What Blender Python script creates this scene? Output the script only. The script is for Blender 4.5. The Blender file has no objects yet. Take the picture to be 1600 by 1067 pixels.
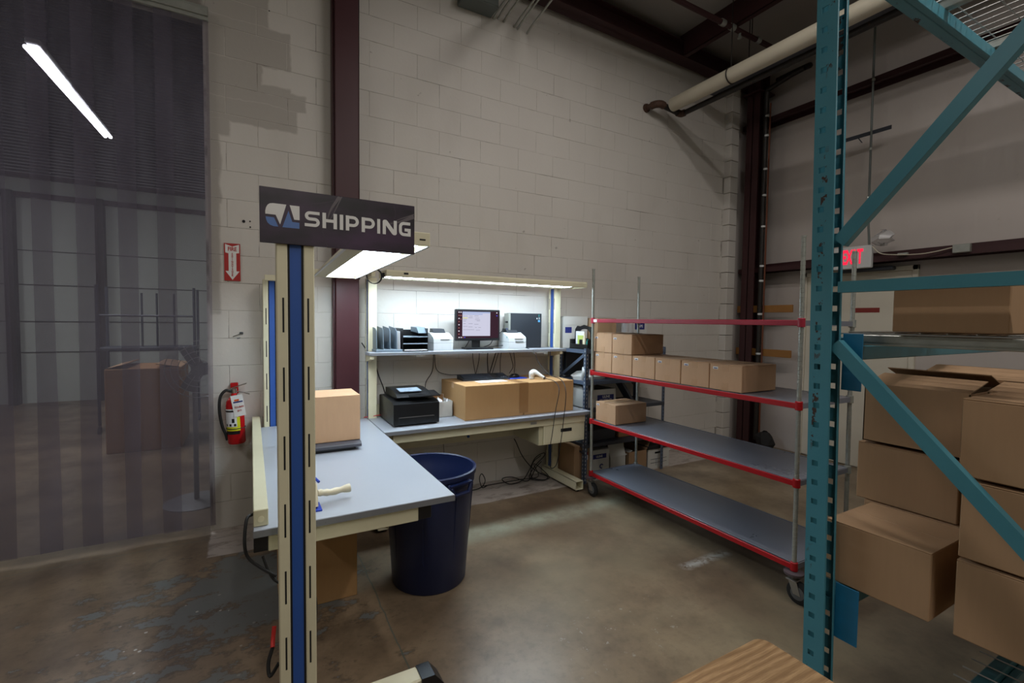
import bpy, math, random
from mathutils import Vector, Matrix
random.seed(7)
PI = math.pi
SC = bpy.context.scene
COL = SC.collection

# ------------------------------------------------------------------ camera, world, lights, exposure
def camera_basis(yaw, pitch, roll):
    y, p, r = [math.radians(a) for a in (yaw, pitch, roll)]
    f = Vector((math.sin(y)*math.cos(p), math.cos(y)*math.cos(p), -math.sin(p)))
    rt = Vector((math.cos(y), -math.sin(y), 0)); up = rt.cross(f)
    return math.cos(r)*rt + math.sin(r)*up, -math.sin(r)*rt + math.cos(r)*up, f
cam_data = bpy.data.cameras.new('camera'); cam = bpy.data.objects.new('camera', cam_data); COL.objects.link(cam)
cam_data.sensor_width = 36; cam_data.lens = 730.1/1600*36; cam_data.clip_start = .05; cam_data.clip_end = 100
_r, _u, _f = camera_basis(29.21, 2.566, .7233)
M = Matrix((_r, _u, -_f)).transposed().to_4x4(); M.translation = (0, 0, 1.579)
cam.matrix_world = M
SC.camera = cam

world = bpy.data.worlds.new('world'); SC.world = world; world.use_nodes = True
bg = world.node_tree.nodes['Background']; bg.inputs[0].default_value = (.98, .97, 1.0, 1); bg.inputs[1].default_value = .10

def area(name, loc, rot, sx, sy, power, col=(1, 1, 1), spread=PI):
    l = bpy.data.lights.new(name, 'AREA'); l.shape = 'RECTANGLE'; l.size = sx; l.size_y = sy; l.energy = power; l.color = col; l.spread = spread
    o = bpy.data.objects.new(name, l); COL.objects.link(o); o.location = loc; o.rotation_euler = rot
    return o
WARM = (1.0, .945, .91)
area('overhead_and_fill_light', (2.3, 1.5, 4.75), (0, 0, 0), .16, 2.4, 34, WARM)
area('overhead_and_fill_light', (-3.3, 1.2, 4.65), (0, 0, 0), .16, 2.4, 50, WARM)
area('overhead_and_fill_light', (3.0, -.3, 4.75), (0, 0, 0), .16, 2.4, 55, WARM)  # added unseen lamp, brightens the insulated wall and the right side
area('overhead_and_fill_light', (.5, -2.4, 4.5), (0, 0, 0), .16, 2.4, 70, WARM)  # added front fill behind the camera for the faces turned to it
area('back_room_and_fill_light', (-1.71, 7.2, 3.97), (0, 0, 0), .2, 2.4, 55, (.9, .95, 1))
area('back_room_and_fill_light', (-4.6, 7.2, 3.97), (0, 0, 0), .2, 2.4, 55, (.9, .95, 1))  # added out of view to raise the back room's brightness
SC.view_settings.view_transform = 'Standard'; SC.view_settings.look = 'None'
SC.view_settings.gamma = 1; SC.view_settings.use_curve_mapping = False
SC.view_settings.exposure = 0.0
cy = SC.cycles
cy.use_denoising = True; cy.max_bounces = 8; cy.diffuse_bounces = 6; cy.glossy_bounces = 3
cy.transparent_max_bounces = 24; cy.transmission_bounces = 4; cy.sample_clamp_indirect = 4
cy.caustics_reflective = False; cy.caustics_refractive = False

# ------------------------------------------------------------------ materials
def C(r, g, b):
    return tuple(((c/255)/12.92 if c/255 <= .04045 else ((c/255+.055)/1.055)**2.4) for c in (r, g, b)) + (1,)
class NT:
    def __init__(s, name):
        s.m = bpy.data.materials.new(name); s.m.use_nodes = True; s.t = s.m.node_tree; s.t.nodes.clear()
        s.out = s.n('ShaderNodeOutputMaterial')
    def n(s, typ, **kw):
        nd = s.t.nodes.new(typ)
        for k, v in kw.items():
            if k in nd.inputs.keys() if hasattr(nd.inputs, 'keys') else False: s.set(nd, k, v)
            else: setattr(nd, k, v)
        return nd
    def set(s, nd, k, v):
        sock = nd.inputs[k]
        if hasattr(v, 'is_output'): s.t.links.new(v, sock)
        else: sock.default_value = v
    def noise(s, scale, detail=3, rough=.55, vec=None, dist=0):
        nd = s.n('ShaderNodeTexNoise'); nd.inputs['Scale'].default_value = scale; nd.inputs['Detail'].default_value = detail
        nd.inputs['Roughness'].default_value = rough; nd.inputs['Distortion'].default_value = dist
        s.t.links.new(vec or s.coord(), nd.inputs['Vector']); return nd.outputs['Fac']
    def coord(s, kind='Object'):
        if kind == 'World': return s.n('ShaderNodeNewGeometry').outputs['Position']
        return s.n('ShaderNodeTexCoord').outputs[kind]
    def ramp(s, fac, stops):
        nd = s.n('ShaderNodeValToRGB'); s.t.links.new(fac, nd.inputs[0]); e = nd.color_ramp.elements
        while len(e) < len(stops): e.new(.5)
        for el, (p, c) in zip(e, stops):
            el.position = p; el.color = c if not isinstance(c, (int, float)) else (c, c, c, 1)
        return nd.outputs[0]
    def mix(s, fac, a, b, blend='MIX'):
        nd = s.n('ShaderNodeMix'); nd.data_type = 'RGBA'; nd.blend_type = blend
        s.set(nd, 0, fac); s.set(nd, 6, a); s.set(nd, 7, b); return nd.outputs[2]
    def math(s, op, a, b=0.0, c=0.0):
        nd = s.n('ShaderNodeMath'); nd.operation = op
        for i, v in enumerate((a, b, c)): s.set(nd, i, v)
        return nd.outputs[0]
    def map(s, vec, scale=(1, 1, 1), loc=(0, 0, 0), rot=(0, 0, 0)):
        nd = s.n('ShaderNodeMapping'); s.t.links.new(vec, nd.inputs[0]); nd.inputs['Scale'].default_value = scale
        nd.inputs['Location'].default_value = loc; nd.inputs['Rotation'].default_value = rot; return nd.outputs[0]
    def bump(s, h, strength=.2, dist=.01):
        nd = s.n('ShaderNodeBump'); s.t.links.new(h, nd.inputs['Height']); nd.inputs['Strength'].default_value = strength
        nd.inputs['Distance'].default_value = dist; return nd.outputs[0]
    def bsdf(s, **kw):
        nd = s.n('ShaderNodeBsdfPrincipled')
        for k, v in kw.items(): s.set(nd, k.replace('_', ' '), v)
        return nd
    def done(s, sh):
        s.t.links.new(sh.outputs[0] if hasattr(sh, 'outputs') else sh, s.out.inputs[0]); return s.m

def paint(name, col, rough=.5, metal=0., var=.12, scale=6, bump=0., wear=None, wear_amt=.62, rvar=.08):
    s = NT(name)
    n = s.noise(scale, 4)
    dark = tuple(c*(1-var) for c in col[:3]) + (1,); lite = tuple(min(1, c*(1+var)) for c in col[:3]) + (1,)
    c = s.mix(n, dark, lite)
    if wear:
        w = s.ramp(s.noise(scale*5, 6, .7), [(wear_amt, 0), (wear_amt+.03, 1)])
        c = s.mix(w, c, wear)
    r = s.math('MULTIPLY_ADD', n, rvar*2, rough-rvar)
    b = s.bsdf(Base_Color=c, Roughness=r, Metallic=metal)
    if bump: s.set(b, 'Normal', s.bump(s.noise(scale*12, 3), bump, .003))
    return s.done(b)
def emit(name, col, st):
    s = NT(name); e = s.n('ShaderNodeEmission'); e.inputs[0].default_value = col; e.inputs[1].default_value = st
    return s.done(e)

m_cream = paint('cream_enamel', C(218, 212, 182), .42, wear=C(120, 110, 90), wear_amt=.76)
m_cream2 = paint('cream_panel', C(196, 190, 160), .5)
m_blue = paint('blue_infill', C(44, 86, 164), .45, var=.06)
m_black = paint('black_plastic', C(20, 20, 22), .36, var=.1, scale=20)
m_blackm = paint('black_gasket', C(12, 12, 12), .7)
m_lam = paint('grey_laminate', C(158, 163, 172), .32, var=.05, scale=3, wear=C(110, 110, 112), wear_amt=.74)
m_lamedge = paint('grey_laminate_edge', C(118, 120, 124), .5, wear=C(60, 56, 50), wear_amt=.66)
m_shelfgrey = paint('grey_steel_shelf', C(122, 126, 137), .30, metal=.1, var=.08, scale=3)
m_red = paint('red_bumper', C(170, 15, 26), .38, var=.12, wear=C(150, 120, 120), wear_amt=.70, scale=8)
m_redpale = paint('faded_red_bumper', C(168, 40, 62), .4, var=.15, wear=C(190, 170, 170), wear_amt=.68, scale=8)
m_zinc = paint('galvanised_steel', C(172, 175, 168), .35, metal=.55, var=.2, scale=25)
m_chrome = paint('chrome', C(200, 200, 200), .18, metal=1)
m_maroon = paint('maroon_primer', C(54, 22, 24), .6, var=.2, wear=C(40, 20, 18), wear_amt=.7)
m_maroonlit = paint('maroon_lit_column', C(66, 28, 34), .42, var=.12, wear=C(130, 110, 105), wear_amt=.78)  # lighter copy of the maroon, lamp light put into the color
m_darkpipe = paint('black_iron', C(42, 38, 35), .5, metal=.3, var=.3, wear=C(80, 52, 38), wear_amt=.62)
m_rust = paint('rusty_elbow', C(70, 48, 36), .7, var=.3, wear=C(100, 66, 44), wear_amt=.55, scale=20)
m_pipewhite = paint('old_white_pipe_paint', C(196, 188, 168), .5, var=.1, wear=C(150, 120, 84), wear_amt=.68, scale=4)
m_copper = paint('copper_line', C(112, 66, 46), .5, metal=.4)
m_greybox = paint('grey_enamel_box', C(92, 98, 94), .5)
m_navy = paint('navy_bin_plastic', C(20, 32, 70), .38, var=.12, scale=4, bump=.05)
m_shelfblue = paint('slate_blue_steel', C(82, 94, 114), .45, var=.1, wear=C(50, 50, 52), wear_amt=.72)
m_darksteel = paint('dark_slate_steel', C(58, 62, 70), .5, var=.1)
m_white = paint('white_plastic', C(206, 208, 207), .4, var=.03)
m_offw = paint('off_white_board', C(205, 204, 198), .7, var=.06)
m_paper = paint('paper', C(228, 230, 234), .8, var=.03)
m_wood = paint('yellow_brown_plank', C(150, 104, 50), .6, var=.2, scale=9)
m_door = paint('cream_door_paint', C(208, 202, 186), .55, var=.06, wear=C(120, 104, 84), wear_amt=.78)
m_redsign = paint('sign_red', C(170, 32, 28), .5, var=.06, wear=C(206, 150, 120), wear_amt=.74, scale=14)
m_extred = paint('extinguisher_red', C(190, 22, 28), .25, var=.05)
m_yellow = paint('label_yellow', C(214, 214, 30), .5)
m_bluepr = paint('print_blue', C(28, 38, 110), .6)
m_white_print = paint('print_white', C(225, 225, 222), .6, var=.02)
m_signblue = paint('print_light_blue', C(92, 124, 182), .6, var=.02)
m_orange = paint('print_orange', C(220, 90, 30), .6)
m_rubber = paint('rubber', C(20, 20, 20), .65)
m_greyrub = paint('grey_tyre', C(90, 90, 90), .6)
m_darkcloth = paint('dark_fabric', C(30, 28, 28), .9)
m_gunbeige = paint('beige_plastic', C(210, 200, 172), .4)
m_pad = paint('blue_mouse_mat', C(30, 60, 170), .7)
m_green = paint('teal_print', C(30, 150, 140), .6)
m_lime = paint('pale_green_paper', C(190, 205, 110), .8)
m_key = paint('key_plastic', C(58, 66, 78), .35)
m_tubetape = paint('brown_tape', C(152, 114, 74), .3)
m_trayp = paint('slate_plastic_sorter', C(104, 118, 130), .4, var=.08)
m_pc = paint('computer_case_black', C(36, 40, 46), .45, var=.1)
m_scale = paint('scale_plate', C(70, 70, 78), .4)
m_fan = paint('fan_grey', C(120, 120, 118), .5)
m_redwire = paint('red_cable', C(190, 40, 34), .5)
m_caster = paint('caster_zinc', C(150, 145, 136), .35, metal=.6)
m_mauve = paint('mauve_bumper', C(86, 76, 80), .5)
m_tube = emit('lit_tube', (.70, .86, 1, 1), 36)
m_tube1 = emit('lit_tube_near', (.78, .91, 1, 1), 18)
m_tubefar = emit('lit_far_tube', (.86, .9, 1, 1), 22)
m_exit = emit('exit_red', (1, .02, .06, 1), 1.3)
m_redled = emit('green_led', (.1, 1, .3, 1), .7)

def cardboard(name, col):
    s = NT(name); co = s.coord()
    fine = s.noise(70, 2, vec=s.map(co, (1, 1, .12)))
    big = s.noise(3.5, 3)
    base = s.mix(big, tuple(c*.9 for c in col[:3])+(1,), tuple(c*1.07 for c in col[:3])+(1,))
    c = s.mix(s.math('MULTIPLY', fine, .35), base, tuple(c*.72 for c in col[:3])+(1,))
    b = s.bsdf(Base_Color=c, Roughness=.78); s.set(b, 'Specular IOR Level', .25)
    s.set(b, 'Normal', s.bump(fine, .05, .002)); return s.done(b)
m_card = cardboard('cardboard', C(176, 143, 110))
m_cardlite = cardboard('cardboard_pale', C(200, 162, 128))
m_card2 = cardboard('cardboard_golden', C(180, 141, 96))
m_cardin = cardboard('cardboard_inside', C(150, 112, 76))
def tape_mat():
    s = NT('packing_tape'); b = s.bsdf(Base_Color=C(186, 148, 112), Roughness=.3); return s.done(b)
m_tape = tape_mat()

def block_mat():
    s = NT('painted_block'); w = s.coord('World')
    sep = s.n('ShaderNodeSeparateXYZ'); 
    dn = s.n('ShaderNodeTexNoise'); dn.inputs['Scale'].default_value = 9; dn.inputs['Detail'].default_value = 2; s.t.links.new(w, dn.inputs['Vector'])
    off = s.n('ShaderNodeVectorMath'); off.operation = 'MULTIPLY_ADD'
    s.t.links.new(dn.outputs['Color'], off.inputs[0]); off.inputs[1].default_value = (.05, .05, .05); s.t.links.new(w, off.inputs[2])
    s.t.links.new(off.outputs[0], sep.inputs[0]); X, Z = sep.outputs[0], sep.outputs[2]
    def rect(x0, x1, z0, z1, e=.008):
        x0 += .025; x1 += .025; z0 += .025; z1 += .025
        def st(v, a, up):
            nd = s.n('ShaderNodeMapRange'); s.set(nd, 0, v); nd.inputs[1].default_value = a-e; nd.inputs[2].default_value = a+e
            nd.inputs[3].default_value = 0 if up else 1; nd.inputs[4].default_value = 1 if up else 0; return nd.outputs[0]
        return s.math('MULTIPLY', s.math('MULTIPLY', st(X, x0, 1), st(X, x1, 0)), s.math('MULTIPLY', st(Z, z0, 1), st(Z, z1, 0)))
    m = None
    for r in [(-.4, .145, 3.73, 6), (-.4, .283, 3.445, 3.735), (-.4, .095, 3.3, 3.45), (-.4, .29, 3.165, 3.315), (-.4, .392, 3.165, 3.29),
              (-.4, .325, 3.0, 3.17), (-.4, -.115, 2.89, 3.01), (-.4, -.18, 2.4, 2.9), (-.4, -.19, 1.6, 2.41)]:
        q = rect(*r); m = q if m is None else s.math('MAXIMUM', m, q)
    base = s.mix(s.noise(1.1, 4, vec=w), C(196, 190, 183), C(210, 206, 198))
    grime = s.ramp(s.noise(2.2, 5, .6, vec=s.map(w, (1, 1, .35))), [(.5, 0), (.75, .16)])
    base = s.mix(grime, base, C(160, 152, 138))
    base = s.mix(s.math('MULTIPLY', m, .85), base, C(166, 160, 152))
    specks = s.ramp(s.noise(14, 3, .5, vec=w), [(.74, 0), (.77, .5)])
    base = s.mix(specks, base, C(110, 104, 96))
    b = s.bsdf(Base_Color=base, Roughness=.62)
    s.set(b, 'Normal', s.bump(s.noise(45, 4, .6, vec=w), .25, .003)); return s.done(b)
m_block = block_mat()
def mortar_mat():
    s = NT('painted_mortar'); w = s.coord('World')
    c = s.mix(s.ramp(s.noise(2.6, 5, .65, vec=w), [(.5, 0), (.62, 1)]), C(196, 191, 183), C(132, 126, 118))
    return s.done(s.bsdf(Base_Color=c, Roughness=.8))
m_mortar = mortar_mat()

def floor_mat():
    s = NT('worn_concrete'); w = s.coord('World')
    sep = s.n('ShaderNodeSeparateXYZ')
    dn = s.n('ShaderNodeTexNoise'); dn.inputs['Scale'].default_value = 7; dn.inputs['Detail'].default_value = 4; s.t.links.new(w, dn.inputs['Vector'])
    off = s.n('ShaderNodeVectorMath'); off.operation = 'MULTIPLY_ADD'
    s.t.links.new(dn.outputs['Color'], off.inputs[0]); off.inputs[1].default_value = (.03, .03, 0); s.t.links.new(w, off.inputs[2])
    s.t.links.new(off.outputs[0], sep.inputs[0]); X, Y = sep.outputs[0], sep.outputs[1]
    def st(v, a, e, up):
        nd = s.n('ShaderNodeMapRange'); s.set(nd, 0, v); nd.inputs[1].default_value = a-e; nd.inputs[2].default_value = a+e
        nd.inputs[3].default_value = 0 if up else 1; nd.inputs[4].default_value = 1 if up else 0; return nd.outputs[0]
    def rect(x0, x1, y0, y1, e=.01): return s.math('MULTIPLY', s.math('MULTIPLY', st(X, x0+.015, e, 1), st(X, x1+.015, e, 0)), s.math('MULTIPLY', st(Y, y0+.015, e, 1), st(Y, y1+.015, e, 0)))
    big = s.noise(.55, 5, .6, vec=w); mid = s.noise(2.3, 6, .65, vec=w); fine = s.noise(26, 4, .6, vec=w)
    c = s.mix(s.ramp(big, [(.38, 0), (.62, 1)]), C(98, 81, 64), C(150, 131, 106))
    c = s.mix(s.math('MULTIPLY', s.ramp(mid, [(.42, 0), (.64, 1)]), .62), c, C(80, 66, 54))
    c = s.mix(s.math('MULTIPLY', s.ramp(s.noise(1.4, 6, .7, vec=s.map(w, loc=(7, 3, 0))), [(.5, 0), (.7, 1)]), .55), c, C(136, 120, 98))
    c = s.mix(s.math('MULTIPLY', s.ramp(fine, [(.5, 0), (.75, 1)]), .28), c, C(60, 50, 42))
    # flaking grey-blue floor paint left of the near bench
    fl = s.noise(4.5, 9, .7, vec=s.map(w, (1, 1.5, 1), loc=(2.2, 1.1, 0)))
    core = rect(-.28, .42, 2.75, 3.55, .22); around = rect(-.9, .6, 2.2, 3.5, .35)
    thr = s.math('SUBTRACT', s.math('SUBTRACT', .66, s.math('MULTIPLY', around, .125)), s.math('MULTIPLY', core, .17))
    pm_ = s.ramp(s.math('SUBTRACT', fl, thr), [(.0, 0), (.012, 1)])
    pm_ = s.math('MULTIPLY', pm_, s.math('GREATER_THAN', around, .02))
    edge = s.math('MULTIPLY', s.ramp(s.math('SUBTRACT', fl, s.math('SUBTRACT', thr, .06)), [(.0, 0), (.05, .55)]), s.math('GREATER_THAN', around, .02))
    c = s.mix(edge, c, C(62, 52, 46))
    c = s.mix(s.math('MULTIPLY', pm_, .9), c, s.mix(s.noise(2, 5, vec=w), C(98, 104, 104), C(116, 118, 114)))
    vo = s.n('ShaderNodeTexVoronoi'); vo.inputs['Scale'].default_value = 15; s.t.links.new(w, vo.inputs['Vector'])
    chips = s.math('MULTIPLY', s.math('LESS_THAN', vo.outputs['Distance'], .11), s.math('MULTIPLY', rect(-.62, -.08, 2.35, 3.05, .2), s.math('GREATER_THAN', s.noise(9, 1, .5, vec=w), .52)))
    c = s.mix(chips, c, C(190, 186, 178))
    # faint green-grey paint band in front of the far bench
    gb = s.math('MULTIPLY', rect(1.0, 3.3, 2.98, 3.2, .07), s.ramp(s.noise(2.5, 6, .7, vec=w), [(.38, 0), (.6, .7)]))
    c = s.mix(gb, c, C(142, 144, 126))
    pale_area = s.math('MULTIPLY', s.math('MULTIPLY', st(X, 1.1, .5, 1), st(Y, 3.0, .3, 0)), s.ramp(s.noise(.9, 4, .6, vec=s.map(w, loc=(1, 9, 0))), [(.4, 0), (.65, .45)]))  # paler patchy tone over the middle of the floor
    c = s.mix(pale_area, c, C(150, 138, 112))
    # painted walkway along the block wall
    strip = rect(-.27, 5.6, 3.575, 4.2, .006)
    sc = s.mix(s.ramp(s.noise(5, 7, .7, vec=s.map(w, (1, 2, 1))), [(.5, 0), (.62, .75)]), C(176, 166, 158), C(112, 100, 90))
    c = s.mix(strip, c, sc)
    # scuffs, white chalky mark, specks
    mark = s.math('MULTIPLY', rect(2.42, 2.86, 2.0, 2.05, .025), s.ramp(s.noise(16, 5, .7, vec=w), [(.40, 0), (.52, .8)]))
    c = s.mix(mark, c, C(176, 174, 168))
    mark2 = s.math('MULTIPLY', rect(1.3, 2.0, 1.55, 1.95, .15), s.ramp(s.noise(16, 5, .7, vec=w), [(.62, 0), (.66, .6)]))
    c = s.mix(mark2, c, C(176, 174, 168))
    # saw-cut joints
    def line(v, a, wd): return s.math('LESS_THAN', s.math('ABSOLUTE', s.math('SUBTRACT', v, a+.015)), wd)
    j = s.math('MAXIMUM', s.math('MULTIPLY', line(X, .61, .004), st(Y, 3.5, .01, 0)), s.math('MULTIPLY', line(Y, 3.88, .003), 1.0))
    c = s.mix(s.math('MULTIPLY', j, .8), c, C(86, 92, 84))
    rough = s.math('MULTIPLY_ADD', mid, .3, .2)
    b = s.bsdf(Base_Color=c, Roughness=rough)
    h = s.math('SUBTRACT', s.math('MULTIPLY', fine, .3), j)
    s.set(b, 'Normal', s.bump(h, .25, .003)); s.set(b, 'Specular IOR Level', .45); return s.done(b)
m_floor = floor_mat()

def curtain_mat():
    s = NT('clear_vinyl_strip'); 
    tr = s.n('ShaderNodeBsdfTransparent'); tr.inputs[0].default_value = (.84, .825, .84, 1)
    df = s.n('ShaderNodeBsdfDiffuse')
    n = s.noise(1.5, 5, .6, vec=s.map(s.coord(), (4, 1, .8)))
    s.t.links.new(s.mix(n, C(150, 142, 150), C(192, 188, 204)), df.inputs[0])
    tl = s.n('ShaderNodeBsdfTranslucent'); tl.inputs[0].default_value = C(190, 185, 205)
    ad = s.n('ShaderNodeMixShader'); ad.inputs[0].default_value = .35; s.t.links.new(df.outputs[0], ad.inputs[1]); s.t.links.new(tl.outputs[0], ad.inputs[2])
    m1 = s.n('ShaderNodeMixShader'); s.set(m1, 0, s.math('MULTIPLY_ADD', s.ramp(n, [(.35, 0), (.75, 1)]), .07, .115))
    s.t.links.new(tr.outputs[0], m1.inputs[1]); s.t.links.new(ad.outputs[0], m1.inputs[2])
    gl = s.n('ShaderNodeBsdfGlossy'); gl.inputs['Roughness'].default_value = .06; gl.inputs[0].default_value = (.9, .9, 1, 1)
    s.set(gl, 'Normal', s.bump(s.noise(3, 3, .5, vec=s.map(s.coord(), (2, 1, 3))), .1, .02))
    fr = s.n('ShaderNodeFresnel'); fr.inputs[0].default_value = 1.4
    m2 = s.n('ShaderNodeMixShader'); s.t.links.new(s.math('MULTIPLY', fr.outputs[0], .6), m2.inputs[0])
    s.t.links.new(m1.outputs[0], m2.inputs[1]); s.t.links.new(gl.outputs[0], m2.inputs[2])
    return s.done(m2)
m_curtain = curtain_mat()
def film_mat():
    s = NT('clear_film'); tr = s.n('ShaderNodeBsdfTransparent'); gl = s.n('ShaderNodeBsdfPrincipled')
    gl.inputs['Base Color'].default_value = C(205, 205, 205); gl.inputs['Roughness'].default_value = .2
    m = s.n('ShaderNodeMixShader'); m.inputs[0].default_value = .45
    s.t.links.new(tr.outputs[0], m.inputs[1]); s.t.links.new(gl.outputs[0], m.inputs[2]); return s.done(m)
m_film = film_mat()

def vinyl_wall():
    s = NT('white_insulation_facing'); w = s.coord('World')
    wr = s.noise(1.6, 4, .6, vec=s.map(w, (1, 1.3, .2)), dist=.3)
    c = s.mix(s.noise(.9, 4, vec=w), C(176, 166, 160), C(190, 182, 175))
    c = s.mix(s.ramp(s.noise(6, 5, .7, vec=w), [(.66, 0), (.72, .35)]), c, C(130, 120, 108))
    b = s.bsdf(Base_Color=c, Roughness=.38)
    s.set(b, 'Normal', s.bump(wr, .35, .05)); return s.done(b)
m_vinyl = vinyl_wall()
m_ceil = paint('white_roof_facing', C(150, 144, 138), .7, var=.08, scale=.8)
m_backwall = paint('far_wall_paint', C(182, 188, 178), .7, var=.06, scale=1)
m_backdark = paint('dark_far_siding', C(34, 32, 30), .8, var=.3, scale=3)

def rack_mat():
    s = NT('teal_rack_enamel'); w = s.coord()
    c = s.mix(s.noise(4, 4, vec=w), C(58, 120, 136), C(74, 139, 153))
    sep = s.n('ShaderNodeSeparateXYZ'); s.t.links.new(s.coord('World'), sep.inputs[0])
    Y = sep.outputs[1]
    band = s.math('MULTIPLY', s.math('GREATER_THAN', Y, 1.002), s.math('LESS_THAN', Y, 1.024))
    rn = s.ramp(s.noise(22, 5, .65, vec=w), [(.56, 0), (.58, 1)])
    zone = s.ramp(s.noise(2.2, 2, .5, vec=w), [(.47, 0), (.52, 1)])
    chip = s.math('MULTIPLY', s.math('MULTIPLY', band, rn), zone)
    chip = s.math('MAXIMUM', chip, s.ramp(s.noise(30, 5, .6, vec=w), [(.74, 0), (.76, .7)]))
    c = s.mix(chip, c, C(62, 44, 36))
    r = s.math('MULTIPLY_ADD', chip, .4, .36)
    return s.done(s.bsdf(Base_Color=c, Roughness=r))
m_rack = rack_mat()
m_rackblue = paint('bright_blue_connector', C(28, 110, 150), .4, var=.08, wear=C(60, 50, 44), wear_amt=.76)
m_rackdark = paint('dark_teal_steel', C(36, 78, 86), .5, var=.15)
m_wire = paint('deck_wire', C(150, 150, 146), .4, metal=.5)

def oak_mat():
    s = NT('oak_laminate'); co = s.map(s.coord('World'), rot=(0, 0, math.radians(1)))
    g = s.noise(5, 4, .55, vec=s.map(co, (.9, 9, 1)), dist=1.6)
    f = s.noise(60, 3, .6, vec=s.map(co, (.25, 8, 1)))
    wv = s.n('ShaderNodeTexWave'); wv.inputs['Scale'].default_value = 9; wv.inputs['Distortion'].default_value = 7; wv.inputs['Detail'].default_value = 2; wv.inputs['Detail Scale'].default_value = .8
    wv.bands_direction = 'Y'; s.t.links.new(s.map(co, (.35, 1.6, 1)), wv.inputs['Vector'])
    c = s.mix(wv.outputs['Fac'], C(150, 118, 82), C(186, 152, 110))
    c = s.mix(s.math('MULTIPLY', s.ramp(f, [(.42, 0), (.62, 1)]), .55), c, C(120, 90, 60))
    c = s.mix(s.math('MULTIPLY', g, .25), c, C(120, 90, 60))
    return s.done(s.bsdf(Base_Color=c, Roughness=.38))
m_oak = oak_mat()
def sign_mat():
    s = NT('dark_purple_print'); co = s.coord()
    n = s.noise(5, 3, .5, vec=s.map(co, (1, 1, 2)))
    c = s.mix(s.ramp(n, [(.35, 0), (.7, 1)]), C(34, 28, 36), C(70, 48, 74))
    return s.done(s.bsdf(Base_Color=c, Roughness=.32))
m_sign = sign_mat()
m_swirl = paint('printed_light_streak', C(96, 88, 92), .4)
m_swirl2 = paint('printed_soft_streak', C(58, 44, 60), .4)
m_screen = emit('screen_desktop', C(58, 38, 48), 1.0)
m_window = emit('screen_window', C(206, 206, 226), 1.0)
m_scrbar = emit('screen_toolbar', C(170, 184, 222), 1.0)
m_scrtxt = emit('screen_text', C(140, 140, 160), 1.0)
m_scrw = emit('screen_icon_white', C(220, 220, 230), 1.0)
m_scrr = emit('screen_icon_red', C(150, 96, 90), 1.0)
m_scry = emit('screen_field_yellow', C(225, 225, 130), 1.0)
m_scrb = emit('screen_icon_blue', C(80, 80, 210), 1.0)
m_lcd = paint('printer_panel_grey', C(150, 165, 180), .3)

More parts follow.
